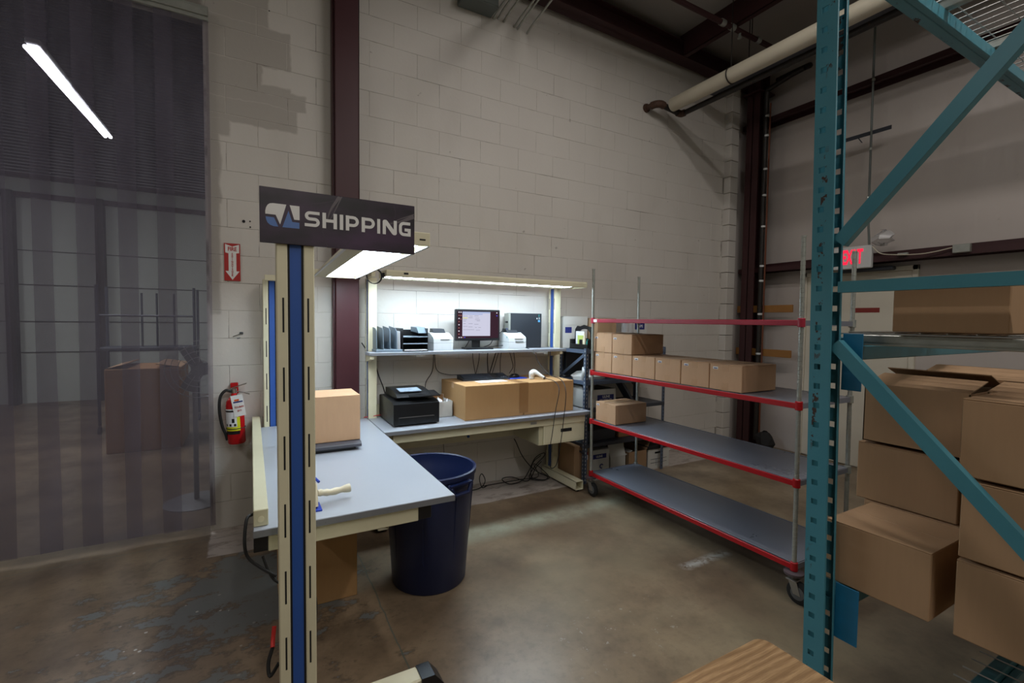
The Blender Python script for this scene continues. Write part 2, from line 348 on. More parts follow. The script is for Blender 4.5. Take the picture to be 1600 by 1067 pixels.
# ------------------------------------------------------------------ mesh helpers
class MB:
    def __init__(s): s.v = []; s.f = []; s.m = []; s.mi = 0
    def add(s, vs, fs):
        n = len(s.v); s.v += [tuple(v) for v in vs]; s.f += [tuple(i+n for i in f) for f in fs]; s.m += [s.mi]*len(fs); return s
    def box(s, a, b, c=0.0):
        x0, y0, z0 = [min(p, q) for p, q in zip(a, b)]; x1, y1, z1 = [max(p, q) for p, q in zip(a, b)]
        c = min(c, (x1-x0)*.45, (y1-y0)*.45, (z1-z0)*.45)
        if c <= 0:
            return s.add([(x0, y0, z0), (x1, y0, z0), (x1, y1, z0), (x0, y1, z0), (x0, y0, z1), (x1, y0, z1), (x1, y1, z1), (x0, y1, z1)],
                         [(0, 3, 2, 1), (4, 5, 6, 7), (0, 1, 5, 4), (1, 2, 6, 5), (2, 3, 7, 6), (3, 0, 4, 7)])
        V = []; idx = {}
        for sx in (0, 1):
            for sy in (0, 1):
                for sz in (0, 1):
                    X = (x0, x1)[sx]; Y = (y0, y1)[sy]; Z = (z0, z1)[sz]; dx = c*(1-2*sx); dy = c*(1-2*sy); dz = c*(1-2*sz)
                    idx[sx, sy, sz, 0] = len(V); V.append((X, Y+dy, Z+dz))
                    idx[sx, sy, sz, 1] = len(V); V.append((X+dx, Y, Z+dz))
                    idx[sx, sy, sz, 2] = len(V); V.append((X+dx, Y+dy, Z))
        F = []
        for ax in range(3):
            o = [i for i in range(3) if i != ax]
            for sd in (0, 1):
                def K(p, q):
                    k = [0, 0, 0]; k[ax] = sd; k[o[0]] = p; k[o[1]] = q; return idx[k[0], k[1], k[2], ax]
                q = (K(0, 0), K(1, 0), K(1, 1), K(0, 1))
                F.append(q if (sd == 1) ^ (ax == 1) else q[::-1])
        for ax in range(3):
            o = [i for i in range(3) if i != ax]
            for p in (0, 1):
                for q in (0, 1):
                    ks = []
                    for t in (0, 1):
                        k = [0, 0, 0]; k[ax] = t; k[o[0]] = p; k[o[1]] = q; ks.append(tuple(k))
                    F.append((idx[ks[0]+(o[0],)], idx[ks[1]+(o[0],)], idx[ks[1]+(o[1],)], idx[ks[0]+(o[1],)]))
        for k in [(a_, b_, c_) for a_ in (0, 1) for b_ in (0, 1) for c_ in (0, 1)]: F.append((idx[k+(0,)], idx[k+(1,)], idx[k+(2,)]))
        return s.add(V, F)
    def obox(s, c, size, ax, ay, az):
        c = Vector(c); ax, ay, az = [Vector(a).normalized() for a in (ax, ay, az)]; V = []
        for z in (-1, 1):
            for (x, y) in ((-1, -1), (1, -1), (1, 1), (-1, 1)): V.append(c+ax*x*size[0]/2+ay*y*size[1]/2+az*z*size[2]/2)
        return s.add(V, [(0, 3, 2, 1), (4, 5, 6, 7), (0, 1, 5, 4), (1, 2, 6, 5), (2, 3, 7, 6), (3, 0, 4, 7)])
    def bar(s, p, q, w, h, up=(0, 0, 1)):
        p = Vector(p); q = Vector(q); d = (q-p); az = Vector(up); ay = az.cross(d).normalized(); az = d.cross(ay).normalized()
        return s.obox((p+q)/2, (d.length, w, h), d, ay, az)
    def tube(s, pts, r, n=8, caps=True):
        pts = [Vector(p) for p in pts]; R = r if isinstance(r, (list, tuple)) else [r]*len(pts); V = []; F = []
        prev = None
        for i, p in enumerate(pts):
            d = (pts[min(i+1, len(pts)-1)]-pts[max(i-1, 0)]).normalized()
            a = prev - d*prev.dot(d) if prev is not None else d.orthogonal()
            if a.length < 1e-6: a = d.orthogonal()
            a.normalize(); prev = a; b = d.cross(a)
            for k in range(n): V.append(p+(a*math.cos(2*PI*k/n)+b*math.sin(2*PI*k/n))*R[i])
        for i in range(len(pts)-1):
            for k in range(n): F.append((i*n+k, i*n+(k+1) % n, (i+1)*n+(k+1) % n, (i+1)*n+k))
        if caps: F.append(tuple(range(n))[::-1]); F.append(tuple((len(pts)-1)*n+k for k in range(n)))
        return s.add(V, F)
    def lathe(s, prof, c=(0, 0, 0), n=24, axis='z', caps=True):
        V = []; F = []
        for (r, h) in prof:
            for k in range(n):
                a = 2*PI*k/n; x, y = r*math.cos(a), r*math.sin(a)
                p = {'z': (x, y, h), 'x': (h, x, y), 'y': (y, h, x)}[axis]; V.append((p[0]+c[0], p[1]+c[1], p[2]+c[2]))
        for i in range(len(prof)-1):
            for k in range(n): F.append((i*n+k, i*n+(k+1) % n, (i+1)*n+(k+1) % n, (i+1)*n+k))
        if caps:
            if prof[0][0] > 1e-5: F.append(tuple(range(n))[::-1])
            if prof[-1][0] > 1e-5: F.append(tuple((len(prof)-1)*n+k for k in range(n)))
        return s.add(V, F)
    def prism(s, poly, axis, lo, hi):
        n = len(poly); V = []
        for h in (lo, hi):
            for (a, b) in poly: V.append({'x': (h, a, b), 'y': (a, h, b), 'z': (a, b, h)}[axis])
        F = [tuple(range(n)), tuple(range(n, 2*n))[::-1]] + [(i, i+n, (i+1) % n+n, (i+1) % n) for i in range(n)]
        return s.add(V, F)
    def torus(s, c, R, r, axis='z', n=24, m=6, a0=0, a1=2*PI):
        pts = []
        for k in range(n+1):
            a = a0+(a1-a0)*k/n; x, y = R*math.cos(a), R*math.sin(a)
            pts.append(Vector(c)+Vector({'z': (x, y, 0), 'x': (0, x, y), 'y': (x, 0, y)}[axis]))
        return s.tube(pts, r, m, caps=False)
    def build(s, name, mat, parent=None, world=True, smooth=True, kind=None, label=None):
        vs = s.v
        if parent is not None and world:
            o = Vector((0, 0, 0)); p = parent
            while p is not None: o += p.location; p = p.parent
            vs = [(v[0]-o.x, v[1]-o.y, v[2]-o.z) for v in vs]
        me = bpy.data.meshes.new(name); me.from_pydata(vs, [], s.f)
        mats = mat if isinstance(mat, (list, tuple)) else [mat]
        for m_ in mats: me.materials.append(m_)
        if len(mats) > 1: me.polygons.foreach_set('material_index', s.m)
        import bmesh
        bm = bmesh.new(); bm.from_mesh(me); bmesh.ops.recalc_face_normals(bm, faces=bm.faces); bm.to_mesh(me); bm.free()
        if smooth:
            me.polygons.foreach_set('use_smooth', [True]*len(me.polygons)); me.set_sharp_from_angle(angle=.6)
        me.update()
        ob = bpy.data.objects.new(name, me); COL.objects.link(ob)
        if parent is not None: ob.parent = parent
        if kind: ob['kind'] = kind
        if label: ob['label'] = label
        return ob
def thing(name, label, cat, loc=(0, 0, 0), group=None, rz=0):
    o = bpy.data.objects.new(name, None); COL.objects.link(o); o.location = loc; o.rotation_euler = (0, 0, rz); o.empty_display_size = .05
    o['label'] = label; o['category'] = cat
    if group: o['group'] = group
    return o
def tag(o, label, cat, group=None):
    o['label'] = label; o['category'] = cat
    if group: o['group'] = group
    return o
def solo(mb, name, mat, label, cat, loc, group=None):
    """a thing that is one mesh, its origin at loc (world)"""
    mb.v = [(v[0]-loc[0], v[1]-loc[1], v[2]-loc[2]) for v in mb.v]
    o = mb.build(name, mat); o.location = loc; return tag(o, label, cat, group)
def B(a, b, c=0.0): return MB().box(a, b, c)
def spline(pts, n=6):
    P = [Vector(p) for p in pts]; P = [2*P[0]-P[1]] + P + [2*P[-1]-P[-2]]; out = []
    for i in range(1, len(P)-2):
        for k in range(n):
            t = k/n; a, b, c, d = P[i-1], P[i], P[i+1], P[i+2]
            out.append(.5*((2*b)+(c-a)*t+(2*a-5*b+4*c-d)*t*t+(-a+3*b-3*c+d)*t**3))
    out.append(P[-2]); return out
def cable(name, pts, r, mat, label, cat='cable', group=None, n=6):
    return solo(MB().tube(spline(pts), r, n), name, mat, label, cat, tuple(pts[0]), group)
def text(name, body, size, mat, parent, loc, rot, depth=.0006, bold=.0, xs=1.0, align='CENTER'):
    cu = bpy.data.curves.new(name, 'FONT'); cu.body = body; cu.size = size; cu.align_x = align; cu.align_y = 'CENTER'; cu.extrude = depth; cu.offset = bold
    tmp = bpy.data.objects.new('t', cu); COL.objects.link(tmp)
    dg = bpy.context.evaluated_depsgraph_get(); dg.update(); me = bpy.data.meshes.new_from_object(tmp.evaluated_get(dg))
    bpy.data.objects.remove(tmp); bpy.data.curves.remove(cu)
    me.materials.clear(); me.materials.append(mat)
    ob = bpy.data.objects.new(name, me); COL.objects.link(ob)
    o = Vector((0, 0, 0)); p = parent
    while p is not None: o += p.location; p = p.parent
    ob.parent = parent; ob.location = Vector(loc)-o; ob.rotation_euler = rot; ob.scale = (xs, 1, 1)
    return ob
RF = (PI/2, 0, 0)          # text facing -Y
RL = (PI/2, 0, -PI/2)      # text facing -X
def struct(mb, name, mat, smooth=False):
    o = mb.build(name, mat, smooth=smooth); o['kind'] = 'structure'; return o

# ================================================================== THE SETTING
YW = 4.03; XW = 5.85
struct(B((-8, -4, -.12), (XW+.2, 11.6, 0)), 'floor', m_floor)

# ---- block wall: every block a piece
wall = struct(B((-.262, YW+.0022, 0), (XW+.2, YW+.19, 5.35)).box((-2.93, YW+.0022, 3.72), (-.262, YW+.19, 5.35)).box((-6, YW+.0022, 0), (-2.93, YW+.19, 5.35)), 'wall_back', m_mortar)
def block_mesh(w, v):
    rnd = random.Random(v); e = .0025
    m = MB(); j = .0015
    m.box((j, 0, j), (w-j, .03, .2032-j), .002)
    ob = m.build('block', m_block, world=False); return ob
protos = {}
def get_block(w):
    k = (round(w, 3), random.randint(0, 4))
    if k not in protos:
        o = block_mesh(w, k[1]+int(w*1000)); protos[k] = o.data; bpy.data.objects.remove(o)
    return protos[k]
cands = []
for row in range(26):
    z = row*.2032
    x = 1.0757-.2032*((19-row+1) % 2 == 0) - .4064*12
    while x < 5.37:
        x0, x1 = x, x+.4064; x += .4064
        lim = -.262 if z < 3.72 else -2.9
        if x1 <= lim+.03: continue
        x0 = max(x0, lim); x1 = min(x1, 5.37)
        if x1-x0 < .04: continue
        cxm = (x0+x1)/2; zz = z+.1
        d = math.dist((0, 0, 1.58), (cxm, YW, zz))
        dv = Vector((cxm, YW, zz-1.579)); px = 800+730*dv.dot(_r)/dv.dot(_f); py = 533-730*dv.dot(_u)/dv.dot(_f)
        inv = -40 < px < 1640 and -30 < py < 1100
        cands.append((0 if inv else 1, d, x0, x1, z))
cands.sort()
rest = MB()
for i, (iv, d, x0, x1, z) in enumerate(cands):
    if i < 300 and not iv:
        o = bpy.data.objects.new('block', get_block(x1-x0)); COL.objects.link(o); o.parent = wall
        o.location = (x0, YW+random.uniform(-.0012, .0012), z)
    else:
        rest.box((x0+.0015, YW, z+.0015), (x1-.0015, YW+.03, z+.2032-.0015), .003)
rest.build('block_courses', m_block, wall, kind='stuff')
# pilaster in the corner (stacked blocks)
for row in range(24):
    z = row*.2032
    B((5.37, 3.94, z+.003), (5.52, 4.06, z+.2), .004).build('pilaster_block', m_block, wall)
struct(B((5.52, 4.0, 0), (XW, 4.05, 5.2)), 'trim_1', m_vinyl)
# opening jamb
B((-.275, YW-.004, 0), (-.258, YW+.2, 3.72)).build('jamb', m_mortar, wall)

# ---- right wall: insulated metal wall with girts
def yz(y): return y
wr = struct(B((XW, -4, 0), (XW+.12, 4.2, 5.2)), 'wall_right', m_vinyl)
for (z, y0, y1) in ((2.23, -4, 3.98), (4.08, -4, 3.98)):
    g = MB().box((XW-.2, y0, z+.055), (XW, y1, z+.06)).box((XW-.203, y0, z), (XW-.198, y1, z+.06)).box((XW-.006, y0, z+.0), (XW, y1, z+.12))
    g.box((XW-.2, y0, z-.0), (XW-.17, y1, z+.004))
    g.build('girt', m_maroon, wr, label='maroon steel girt running along the insulated wall')
for (z, y0, y1) in ((1.765, 3.26, 3.98), (1.215, 3.26, 3.98)):
    B((XW-.2, y0, z-.045), (XW-.165, y1, z+.045), .003).build('plank', m_wood, wr, label='yellow-brown wooden plank')
cm = MB().box((5.56, 3.70, 0), (5.575, 3.87, 4.78)).box((5.735, 3.70, 0), (5.75, 3.87, 4.78)).box((5.56, 3.78, 0), (5.75, 3.79, 4.78)).box((5.5, 3.66, 4.45), (5.8, 3.9, 4.47)).box((5.52, 3.6, .0), (5.79, 3.9, .015))
cm.build('steel_column', m_maroon, wr, label='maroon steel column in the room corner')
# painted column against the block wall
c2 = MB().box((.585, 3.90, 0), (.765, 3.955, 4.75), .006).box((.585, 4.01, 0), (.765, 4.02, 4.75)).box((.67, 3.955, 0), (.68, 4.01, 4.75)).box((.57, 3.93, 0), (.586, 4.01, 4.75), .004)
c2.build('steel_column', m_maroonlit, wall, label='maroon steel column standing against the block wall')
MB().tube([(.785, 3.99, 1.9), (.782, 3.99, 3.0), (.784, 3.99, 4.6)], .004, 6).build('column_wire', m_black, wall)
for (x, z, r) in ((-.038, 2.288, .011), (.003, 2.292, .006), (.004, 2.25, .006), (.145, 3.86, .005)):
    MB().lathe([(r, 0), (r*.6, .003), (0, .003)], (x, YW-.003, z), 8, 'y').build('anchor_hole', m_blackm, wall)

# ---- door in the right wall
door = struct(MB().box((XW-.03, 2.12, 0), (XW+.02, 2.17, 2.19), .004).box((XW-.03, 3.19, 0), (XW+.02, 3.24, 2.19), .004).box((XW-.03, 2.12, 2.14), (XW+.02, 3.24, 2.19), .004), 'door_1', m_door)
dl = B((XW-.015, 2.172, .01), (XW+.03, 3.188, 2.138), .003).build('door_leaf', m_door, door)
k = MB().lathe([(.0, -.07), (.026, -.066), (.03, -.05), (.024, -.035), (.012, -.03), (.012, -.008), (.033, -.006), (.033, 0)], (XW-.015, 2.25, 1.045), 18, 'x')
k.build('door_knob', m_chrome, dl)
sg = B((XW-.018, 2.44, 1.715), (XW-.0155, 2.70, 1.765)).build('door_notice', paint('notice_maroon', C(130, 44, 36), .6), dl)
B((XW-.12, 2.3, 2.15), (XW-.04, 2.8, 2.19), .01).build('door_closer', m_darksteel, door)

# ---- ceiling, rafter, purlins
cz = lambda x: 5.02-.036*(x)
ce = MB(); ce.prism([(-8, cz(-8)), (XW+.1, cz(XW)), (XW+.1, cz(XW)+.1), (-8, cz(-8)+.1)], 'y', -4, YW+.2)
ceil = struct(ce, 'ceiling', m_ceil)
rf = MB()
def raf(y0, y1, a, b): rf.prism([(-4, b(-4)), (5.75, b(5.75)), (5.75, a(5.75)), (-4, a(-4))], 'y', y0, y1)
bot = lambda x: 4.70-.022*x; top = lambda x: 4.94-.036*x
raf(3.83, 3.98, lambda x: bot(x)+.012, bot); raf(3.9, 3.91, top, bot); raf(3.83, 3.98, top, lambda x: top(x)-.012)
rf.build('rafter', m_maroon, ceil, label='maroon tapered steel rafter above the block wall')
for x in (-.4, 1.3, 2.75, 4.35, 5.6):
    z = 4.94-.036*x
    MB().box((x-.03, -4, z-.0), (x+.03, 3.9, z+.004)).box((x-.002, -4, z), (x+.002, 3.9, z+.1)).build('purlin', m_maroon, ceil)
    MB().box((x-.033, -4, z-.18), (x-.027, 3.82, z)).box((x-.033, -4, z-.18), (x+.03, 3.82, z-.174)).build('purlin', m_maroon, ceil) if x > 4 and x < 5 else None

# ---- the room seen through the curtain
wf = struct(B((-9, 11.4, 0), (2, 11.6, 3.62)), 'wall_far', m_backwall)
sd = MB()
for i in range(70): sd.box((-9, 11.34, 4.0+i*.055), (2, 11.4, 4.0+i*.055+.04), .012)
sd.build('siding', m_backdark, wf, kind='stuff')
B((-9, 11.3, 3.62), (2, 11.42, 3.70)).build('girt', m_maroon, wf); B((-9, 11.3, 3.95), (2, 11.42, 4.03)).build('girt', m_maroon, wf)
B((-9, 11.38, 3.70), (2, 11.42, 3.95)).build('wall_panel', m_backwall, wf)
for zz in (.9, 1.45, 2.1, 2.7): B((-9, 11.385, zz), (2, 11.4, zz+.012)).build('panel_joint', m_backdark, wf)
for xx in (-3.6, -2.4): B((xx-.06, 11.2, 0), (xx+.06, 11.38, 3.7)).build('steel_column', m_darkpipe, wf)
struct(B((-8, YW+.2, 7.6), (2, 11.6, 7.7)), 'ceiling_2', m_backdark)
struct(B((-8.1, -4, 0), (-8, 11.6, 7.7)), 'wall_left', m_backwall)
struct(B((.9, YW+.2, 0), (1.0, 11.6, 7.7)), 'wall_inner', m_backwall)
struct(B((-8, -4.1, 0), (XW, -4, 5.3)), 'wall_front', m_backwall)

# ================================================================== THINGS IN THE ROOM BEHIND
tl = thing('tube_light', 'long lit twin fluorescent tube fixture glaring high behind the strip curtain', 'lamp', (-1.72, 7.2, 4.1))
B((-1.77, 5.98, 4.05), (-1.66, 8.42, 4.10), .01).build('housing', m_white, tl)
for dx in (-.028, .028): MB().tube([(-1.74+dx, 6.0, 4.02), (-1.68+dx, 8.4, 4.02)], .019, 8).build('tube', m_tubefar, tl)
for y in (6.4, 8.0): MB().tube([(-1.72, y, 4.12), (-1.72, y, 7.6)], .006, 5).build('hanger', m_darkpipe, tl)
l2 = thing('tube_light', 'second lit fixture further left in the back room, added out of view beside the strips', 'lamp', (-4.6, 7.2, 4.1))  # unseen fixture, goes with the extra back-room fill
B((-4.72, 5.98, 4.06), (-4.48, 8.42, 4.12), .01).build('housing', m_white, l2)
MB().tube([(-4.6, 6.0, 4.02), (-4.6, 8.4, 4.02)], .02, 8).build('tube', m_tubefar, l2)
gb = thing('pallet_carton', 'large brown cardboard carton on the floor behind the strip curtain', 'carton', (-1.1, 7.2, 0))
B((-1.45, 6.81, 0), (-.74, 7.6, .97), .008).build('body', m_cardin, gb)
MB().prism([(-1.45, .97), (-1.43, .98), (-1.25, 1.03), (-1.25, 1.02)], 'y', 6.82, 7.59).build('flap', m_card, gb)
MB().prism([(-.74, .97), (-.76, .98), (-.98, 1.02), (-.98, 1.01)], 'y', 6.82, 7.59).build('flap', m_card, gb)
rc = thing('rolling_rack', 'tall wheeled wire rack standing behind the strip curtain', 'rack', (-1.2, 8.2, 0))
for x in (-1.76, -.7):
    for y in (8.0, 8.5):
        MB().tube([(x, y, .12), (x, y, 1.98)], .018, 8).build('post', m_darksteel, rc)
        w_ = MB().lathe([(.05, -.015), (.055, 0), (.05, .015)], (x, y, .055), 14, 'x'); w_.build('caster', m_rubber, rc)
for x in (-1.33, -1.16, -.96): MB().tube([(x, 8.25, 1.14), (x, 8.25, 1.9)], .014, 6).build('upright_rod', m_darksteel, rc)
B((-1.78, 7.98, 1.11), (-.68, 8.52, 1.15), .004).build('shelf', m_darksteel, rc)
MB().tube([(-1.76, 8.0, 1.58), (-.7, 8.0, 1.58)], .014, 6).build('rail', m_darksteel, rc)
fan = thing('drum_fan', 'round pedestal fan behind the right edge of the strip curtain', 'fan', (-.4, 4.75, 0))
MB().lathe([(.0, .02), (.2, .015), (.24, .005), (.24, 0), (0, 0)], (-.42, 4.75, 0), 24).build('base', m_fan, fan)
MB().tube([(-.42, 4.75, .02), (-.42, 4.75, 1.0)], .02, 8).build('pole', m_fan, fan)
gd = MB()
for R_ in (.24, .2, .15, .1): gd.torus((-.38, 4.68, 1.14), R_, .003, 'y', 24, 4)
for a in range(12): gd.tube([(-.38+.06*math.cos(a*PI/6), 4.67, 1.14+.06*math.sin(a*PI/6)), (-.38+.24*math.cos(a*PI/6), 4.7, 1.14+.24*math.sin(a*PI/6))], .0025, 4)
gd.build('guard', m_zinc, fan, kind='stuff')
MB().lathe([(.0, 0), (.06, 0), (.07, .06), (.05, .14), (0, .15)], (-.38, 4.7, 1.14), 16, 'y').build('motor', m_fan, fan)
for a in range(3):
    t = a*2*PI/3; MB().obox((-.38+.12*math.cos(t), 4.71, 1.14+.12*math.sin(t)), (.17, .004, .1), (math.cos(t), .2, math.sin(t)), (0, 1, 0), (-math.sin(t), .3, math.cos(t))).build('blade', m_fan, fan)

# ================================================================== STRIP CURTAIN
cur = thing('strip_curtain', 'clear grey vinyl strip curtain hanging in the doorway left of the block wall', 'curtain', (-1.4, 3.99, 0))
rl = MB().box((-3.0, 3.96, 3.665), (-.238, 3.985, 3.715), .003).box((-3.0, 3.975, 3.64), (-.238, 4.0, 3.735), .003)
rl.build('rail', m_zinc, cur)
B((-.60, 3.955, 3.66), (-.59, 3.99, 3.72)).build('rail_joint', m_darksteel, cur)
P = .2105; n = 0
xr = -.2385
bw = MB()
edges = []
x = xr-.31
while x > -3.1:
    edges.append(x); x -= P
for i, x0 in enumerate(edges):
    rnd = random.Random(i+3); w_ = .31; nx, nz = 6, 26; V = []; F = []
    y0 = 3.995+(.007 if i % 2 else -.007); ph = rnd.uniform(0, 6); ph2 = rnd.uniform(0, 6); bt = .045+rnd.uniform(0, .02)
    for s_ in (0, 1):
        for iz in range(nz+1):
            z = bt+(3.66-bt)*iz/nz; t = 1-iz/nz
            for ix in range(nx+1):
                u = ix/nx; xx = x0+w_*u+.006*math.sin(z*1.3+ph2)*t
                yy = y0+.0022*math.cos((u-.5)*PI)*(1 if i % 2 else -1)+t*(.005*math.sin(z*2.1+ph)+.004*math.sin(u*5+z*3+ph2))
                V.append((xx, yy+s_*.0025, z))
    N = (nx+1)*(nz+1)
    for s_ in (0, 1):
        for iz in range(nz):
            for ix in range(nx):
                a = s_*N+iz*(nx+1)+ix; F.append((a, a+1, a+nx+2, a+nx+1))
    for iz in range(nz):
        for ix in (0, nx):
            a = iz*(nx+1)+ix; F.append((a, a+nx+1, a+nx+1+N, a+N))
    MB().add(V, F).build('strip', m_curtain, cur)

# ================================================================== PACKING BENCHES
T = .765
def slots_x(mb, x, y, w, zs, h):
    for z in zs: mb.box((x-w/2, y-.0015, z-h/2), (x+w/2, y+.001, z+h/2))
def upright_bench1(bench, y0, y1, name_lab=None):
    up = MB()
    for (a, b) in ((.078, .113), (.164, .199)):
        up.box((a, y0, .02), (b, y1, 1.86), .003)
    up.box((.113, y0+.02, .02), (.164, y1-.02, 1.86))
    u = up.build('upright', m_cream, bench)
    MB().box((.112, y0+.004, .06), (.120, y0+.02, 1.85)).box((.157, y0+.004, .06), (.165, y0+.02, 1.85)).build('gasket', m_blackm, u)
    B((.120, y0+.006, .06), (.157, y0+.02, 1.85)).build('blue_strip', m_blue, u, label='blue infill strip')
    for i in range(6):
        z = 1.588-.242*i
        for x in (.0985, .178):
            if z > .1: B((x-.003, y0-.0008, z-.06), (x+.003, y0+.002, z+.06), .0006).build('slot', m_blackm, u)
    return u
b1 = thing('packing_bench', 'near grey-topped cream steel packing bench with tall blue-striped upright under the hanging sign', 'workbench', (.4, 3.0, 0))
B((0, 2.0, T-.03), (.822, 3.895, T), .002).build('tabletop', m_lam, b1)
MB().box((-.0015, 1.9985, T-.029), (.8235, 2.003, T-.003)).box((.8195, 2.0, T-.029), (.8238, 3.895, T-.003)).build('edge_band', m_lamedge, b1)
upright_bench1(b1, 1.80, 1.875); upright_bench1(b1, 3.90, 3.97)
for y in (1.84, 3.88):
    f = B((.0, y-.045, .02), (.60, y+.04, .1), .006).build('foot', m_cream, b1)
    MB().prism([(.60, .02), (.70, .02), (.695, .05), (.655, .1), (.60, .1)], 'y', y-.047, y+.042).build('end_cap', m_black, f)
    MB().lathe([(.02, 0), (.02, .02), (0, .02)], (.62, y, 0), 12).build('glide', m_rubber, f)
MB().box((.05, 2.02, T-.10), (.655, 2.07, T-.032), .003).build('support_arm', m_cream, b1)
B((.655, 2.019, T-.095), (.715, 2.071, T-.034), .002).build('arm_cap', m_black, b1); B((.0, 2.019, T-.095), (.05, 2.071, T-.034), .002).build('arm_cap', m_black, b1)
B((.05, 3.78, T-.10), (.70, 3.83, T-.032), .003).build('support_arm', m_cream, b1)
B((.13, 2.07, T-.1), (.17, 3.8, T-.035), .003).build('stretcher', m_cream, b1); B((.70, 2.1, T-.075), (.74, 3.8, T-.035), .003).build('stretcher', m_cream, b1)
for y in (1.9, 3.8): B((.09, y-.02 if y < 3 else y+.05, 1.85), (.4, y+.0 if y < 3 else y+.07, 1.89), .002).build('lamp_arm', m_cream, b1)

cs = thing('cable_channel', 'long cream metal cable channel lying along the left edge of the near bench', 'channel', (.03, 3.0, T))
B((.0, 2.03, T+.001), (.052, 3.985, T+.068), .003).build('channel', m_cream2, cs)
MB().lathe([(.012, 0), (.012, -.002), (0, -.002)], (.026, 2.03, T+.03), 16, 'y').build('knockout', m_cream, cs)
cable('power_cord', [(.0, 2.07, .805), (-.022, 2.04, .80), (-.03, 2.02, .72), (-.02, 2.02, .66), (.02, 2.0, .62), (.075, 1.97, .585)], .006, m_rubber, 'thick black cord looping from the end of the cream cable channel')
cable('power_cord', [(.03, 2.0, .66), (.05, 1.99, .60), (.085, 1.96, .56), (.2, 1.95, .50), (.21, 1.93, .40), (.2, 1.93, .30), (.19, 1.92, .22)], .005, m_rubber, 'black cord hanging behind the tall blue-striped upright')
cable('air_hose', [(.068, 2.02, .36), (.062, 2.0, .32), (.06, 1.98, .30)], .008, m_redwire, 'short red hose end with black tail left of the tall upright', 'hose')
cable('air_hose', [(.06, 1.98, .30), (.045, 1.97, .25), (.05, 1.95, .21), (.08, 1.95, .25)], .007, m_rubber, 'black hose loop below the red hose end beside the upright', 'hose')

b2 = thing('packing_bench', 'far grey-topped cream packing bench against the block wall with upper shelf and drawer', 'workbench', (1.78, 3.7, 0))
B((.828, 3.34, T-.03), (2.70, 3.99, T), .002).build('tabletop', m_lam, b2)
MB().box((.828, 3.3372, T-.029), (2.702, 3.342, T-.003)).box((2.6985, 3.34, T-.029), (2.7025, 3.99, T-.003)).build('edge_band', m_lamedge, b2)
B((.90, 3.375, T-.10), (2.665, 3.395, T-.032), .002).build('apron', m_cream, b2)
MB().box((2.08, 3.374, T-.075), (2.14, 3.3755, T-.05)).build('maker_plate', m_zinc, b2)
for xx in (.828, 2.645):
    u = MB().box((xx, 3.86, .02), (xx+.068, 3.89, 1.91), .003).box((xx, 3.95, .02), (xx+.068, 3.98, 1.91), .003).box((xx+.02, 3.89, .02), (xx+.05, 3.95, 1.91)).build('upright', m_cream, b2)
    B((xx+.004, 3.898, .1), (xx+.02, 3.942, 1.9)).build('blue_strip', m_blue, u, label='blue infill strip')
    MB().box((xx+.006, 3.89, .1), (xx+.02, 3.898, 1.9)).box((xx+.006, 3.942, .1), (xx+.02, 3.95, 1.9)).build('gasket', m_blackm, u)
    for i in range(7):
        z = 1.75-i*.24; B((xx-.0008, 3.873, z-.055), (xx+.002, 3.878, z+.055)).build('slot', m_blackm, u); B((xx-.0008, 3.962, z-.055), (xx+.002, 3.967, z+.055)).build('slot', m_blackm, u)
    ft = MB()
    x0, x1 = (xx-.03, xx+.05); 
    if xx > 2: x0, x1 = 2.60, 2.685
    ft.box((x0, 3.41, .02), (x1, 3.985, .024)).box((x0, 3.41, .096), (x1, 3.985, .1)).box((x0, 3.41, .02), (x0+.004, 3.985, .1)).box((x1-.004, 3.41, .02), (x1, 3.985, .1)).box((x0+.004, 3.6, .024), (x1-.004, 3.61, .096))
    f = ft.build('foot', m_cream, b2); MB().lathe([(.014, 0), (.014, .02), (0, .02)], ((x0+x1)/2, 3.44, 0), 12).build('glide', m_rubber, f)
for xx in (.87, 2.58): B((xx, 3.41, T-.1), (xx+.05, 3.86, T-.032), .002).build('support_arm', m_cream, b2)
B((.868, 3.945, .455), (2.645, 3.965, .515), .002).build('rear_rail', m_cream, b2, label='low cream cross rail')
B((.87, 3.93, T+.0), (2.6, 3.95, T+.1), .002).build('back_rail', m_cream2, b2)
MB().lathe([(.012, 0), (.014, -.01), (0, -.012)], (1.75, 3.945, .50), 10, 'y').build('rail_knob', m_blue, b2)
B((.80, 3.69, 1.29), (2.665, 3.85, 1.315), .002).build('shelf', m_lam, b2, label='grey upper shelf')
MB().box((.868, 3.85, 1.29), (2.645, 3.985, 1.3149)).box((.80, 3.687, 1.291), (2.665, 3.692, 1.313)).build('shelf_edge', m_lamedge, b2)
for xx in (.806, 2.60): MB().prism([(3.70, 1.29), (3.86, 1.29), (3.86, 1.235), (3.72, 1.26), (3.70, 1.262)], 'x', xx, xx+.03).build('shelf_bracket', m_cream, b2)
# drawer unit
dr = B((2.14, 3.40, .49), (2.62, 3.84, .664), .002).build('drawer_case', m_cream, b2)
dr.data.materials.clear(); dr.data.materials.append(m_cream2)
dr.location.x += .04
dp = MB().box((2.22, 3.382, .495), (2.665, 3.40, .668), .003).build('drawer_front', m_cream, b2)
MB().box((2.40, 3.3805, .592), (2.52, 3.383, .622)).build('pull_slot', m_blackm, dp)
MB().box((2.235, 3.3812, .508), (2.652, 3.3825, .511)).box((2.235, 3.3812, .650), (2.652, 3.3825, .653)).box((2.235, 3.3812, .508), (2.238, 3.3825, .653)).box((2.649, 3.3812, .508), (2.652, 3.3825, .653)).build('drawer_outline', m_cream2, dp)

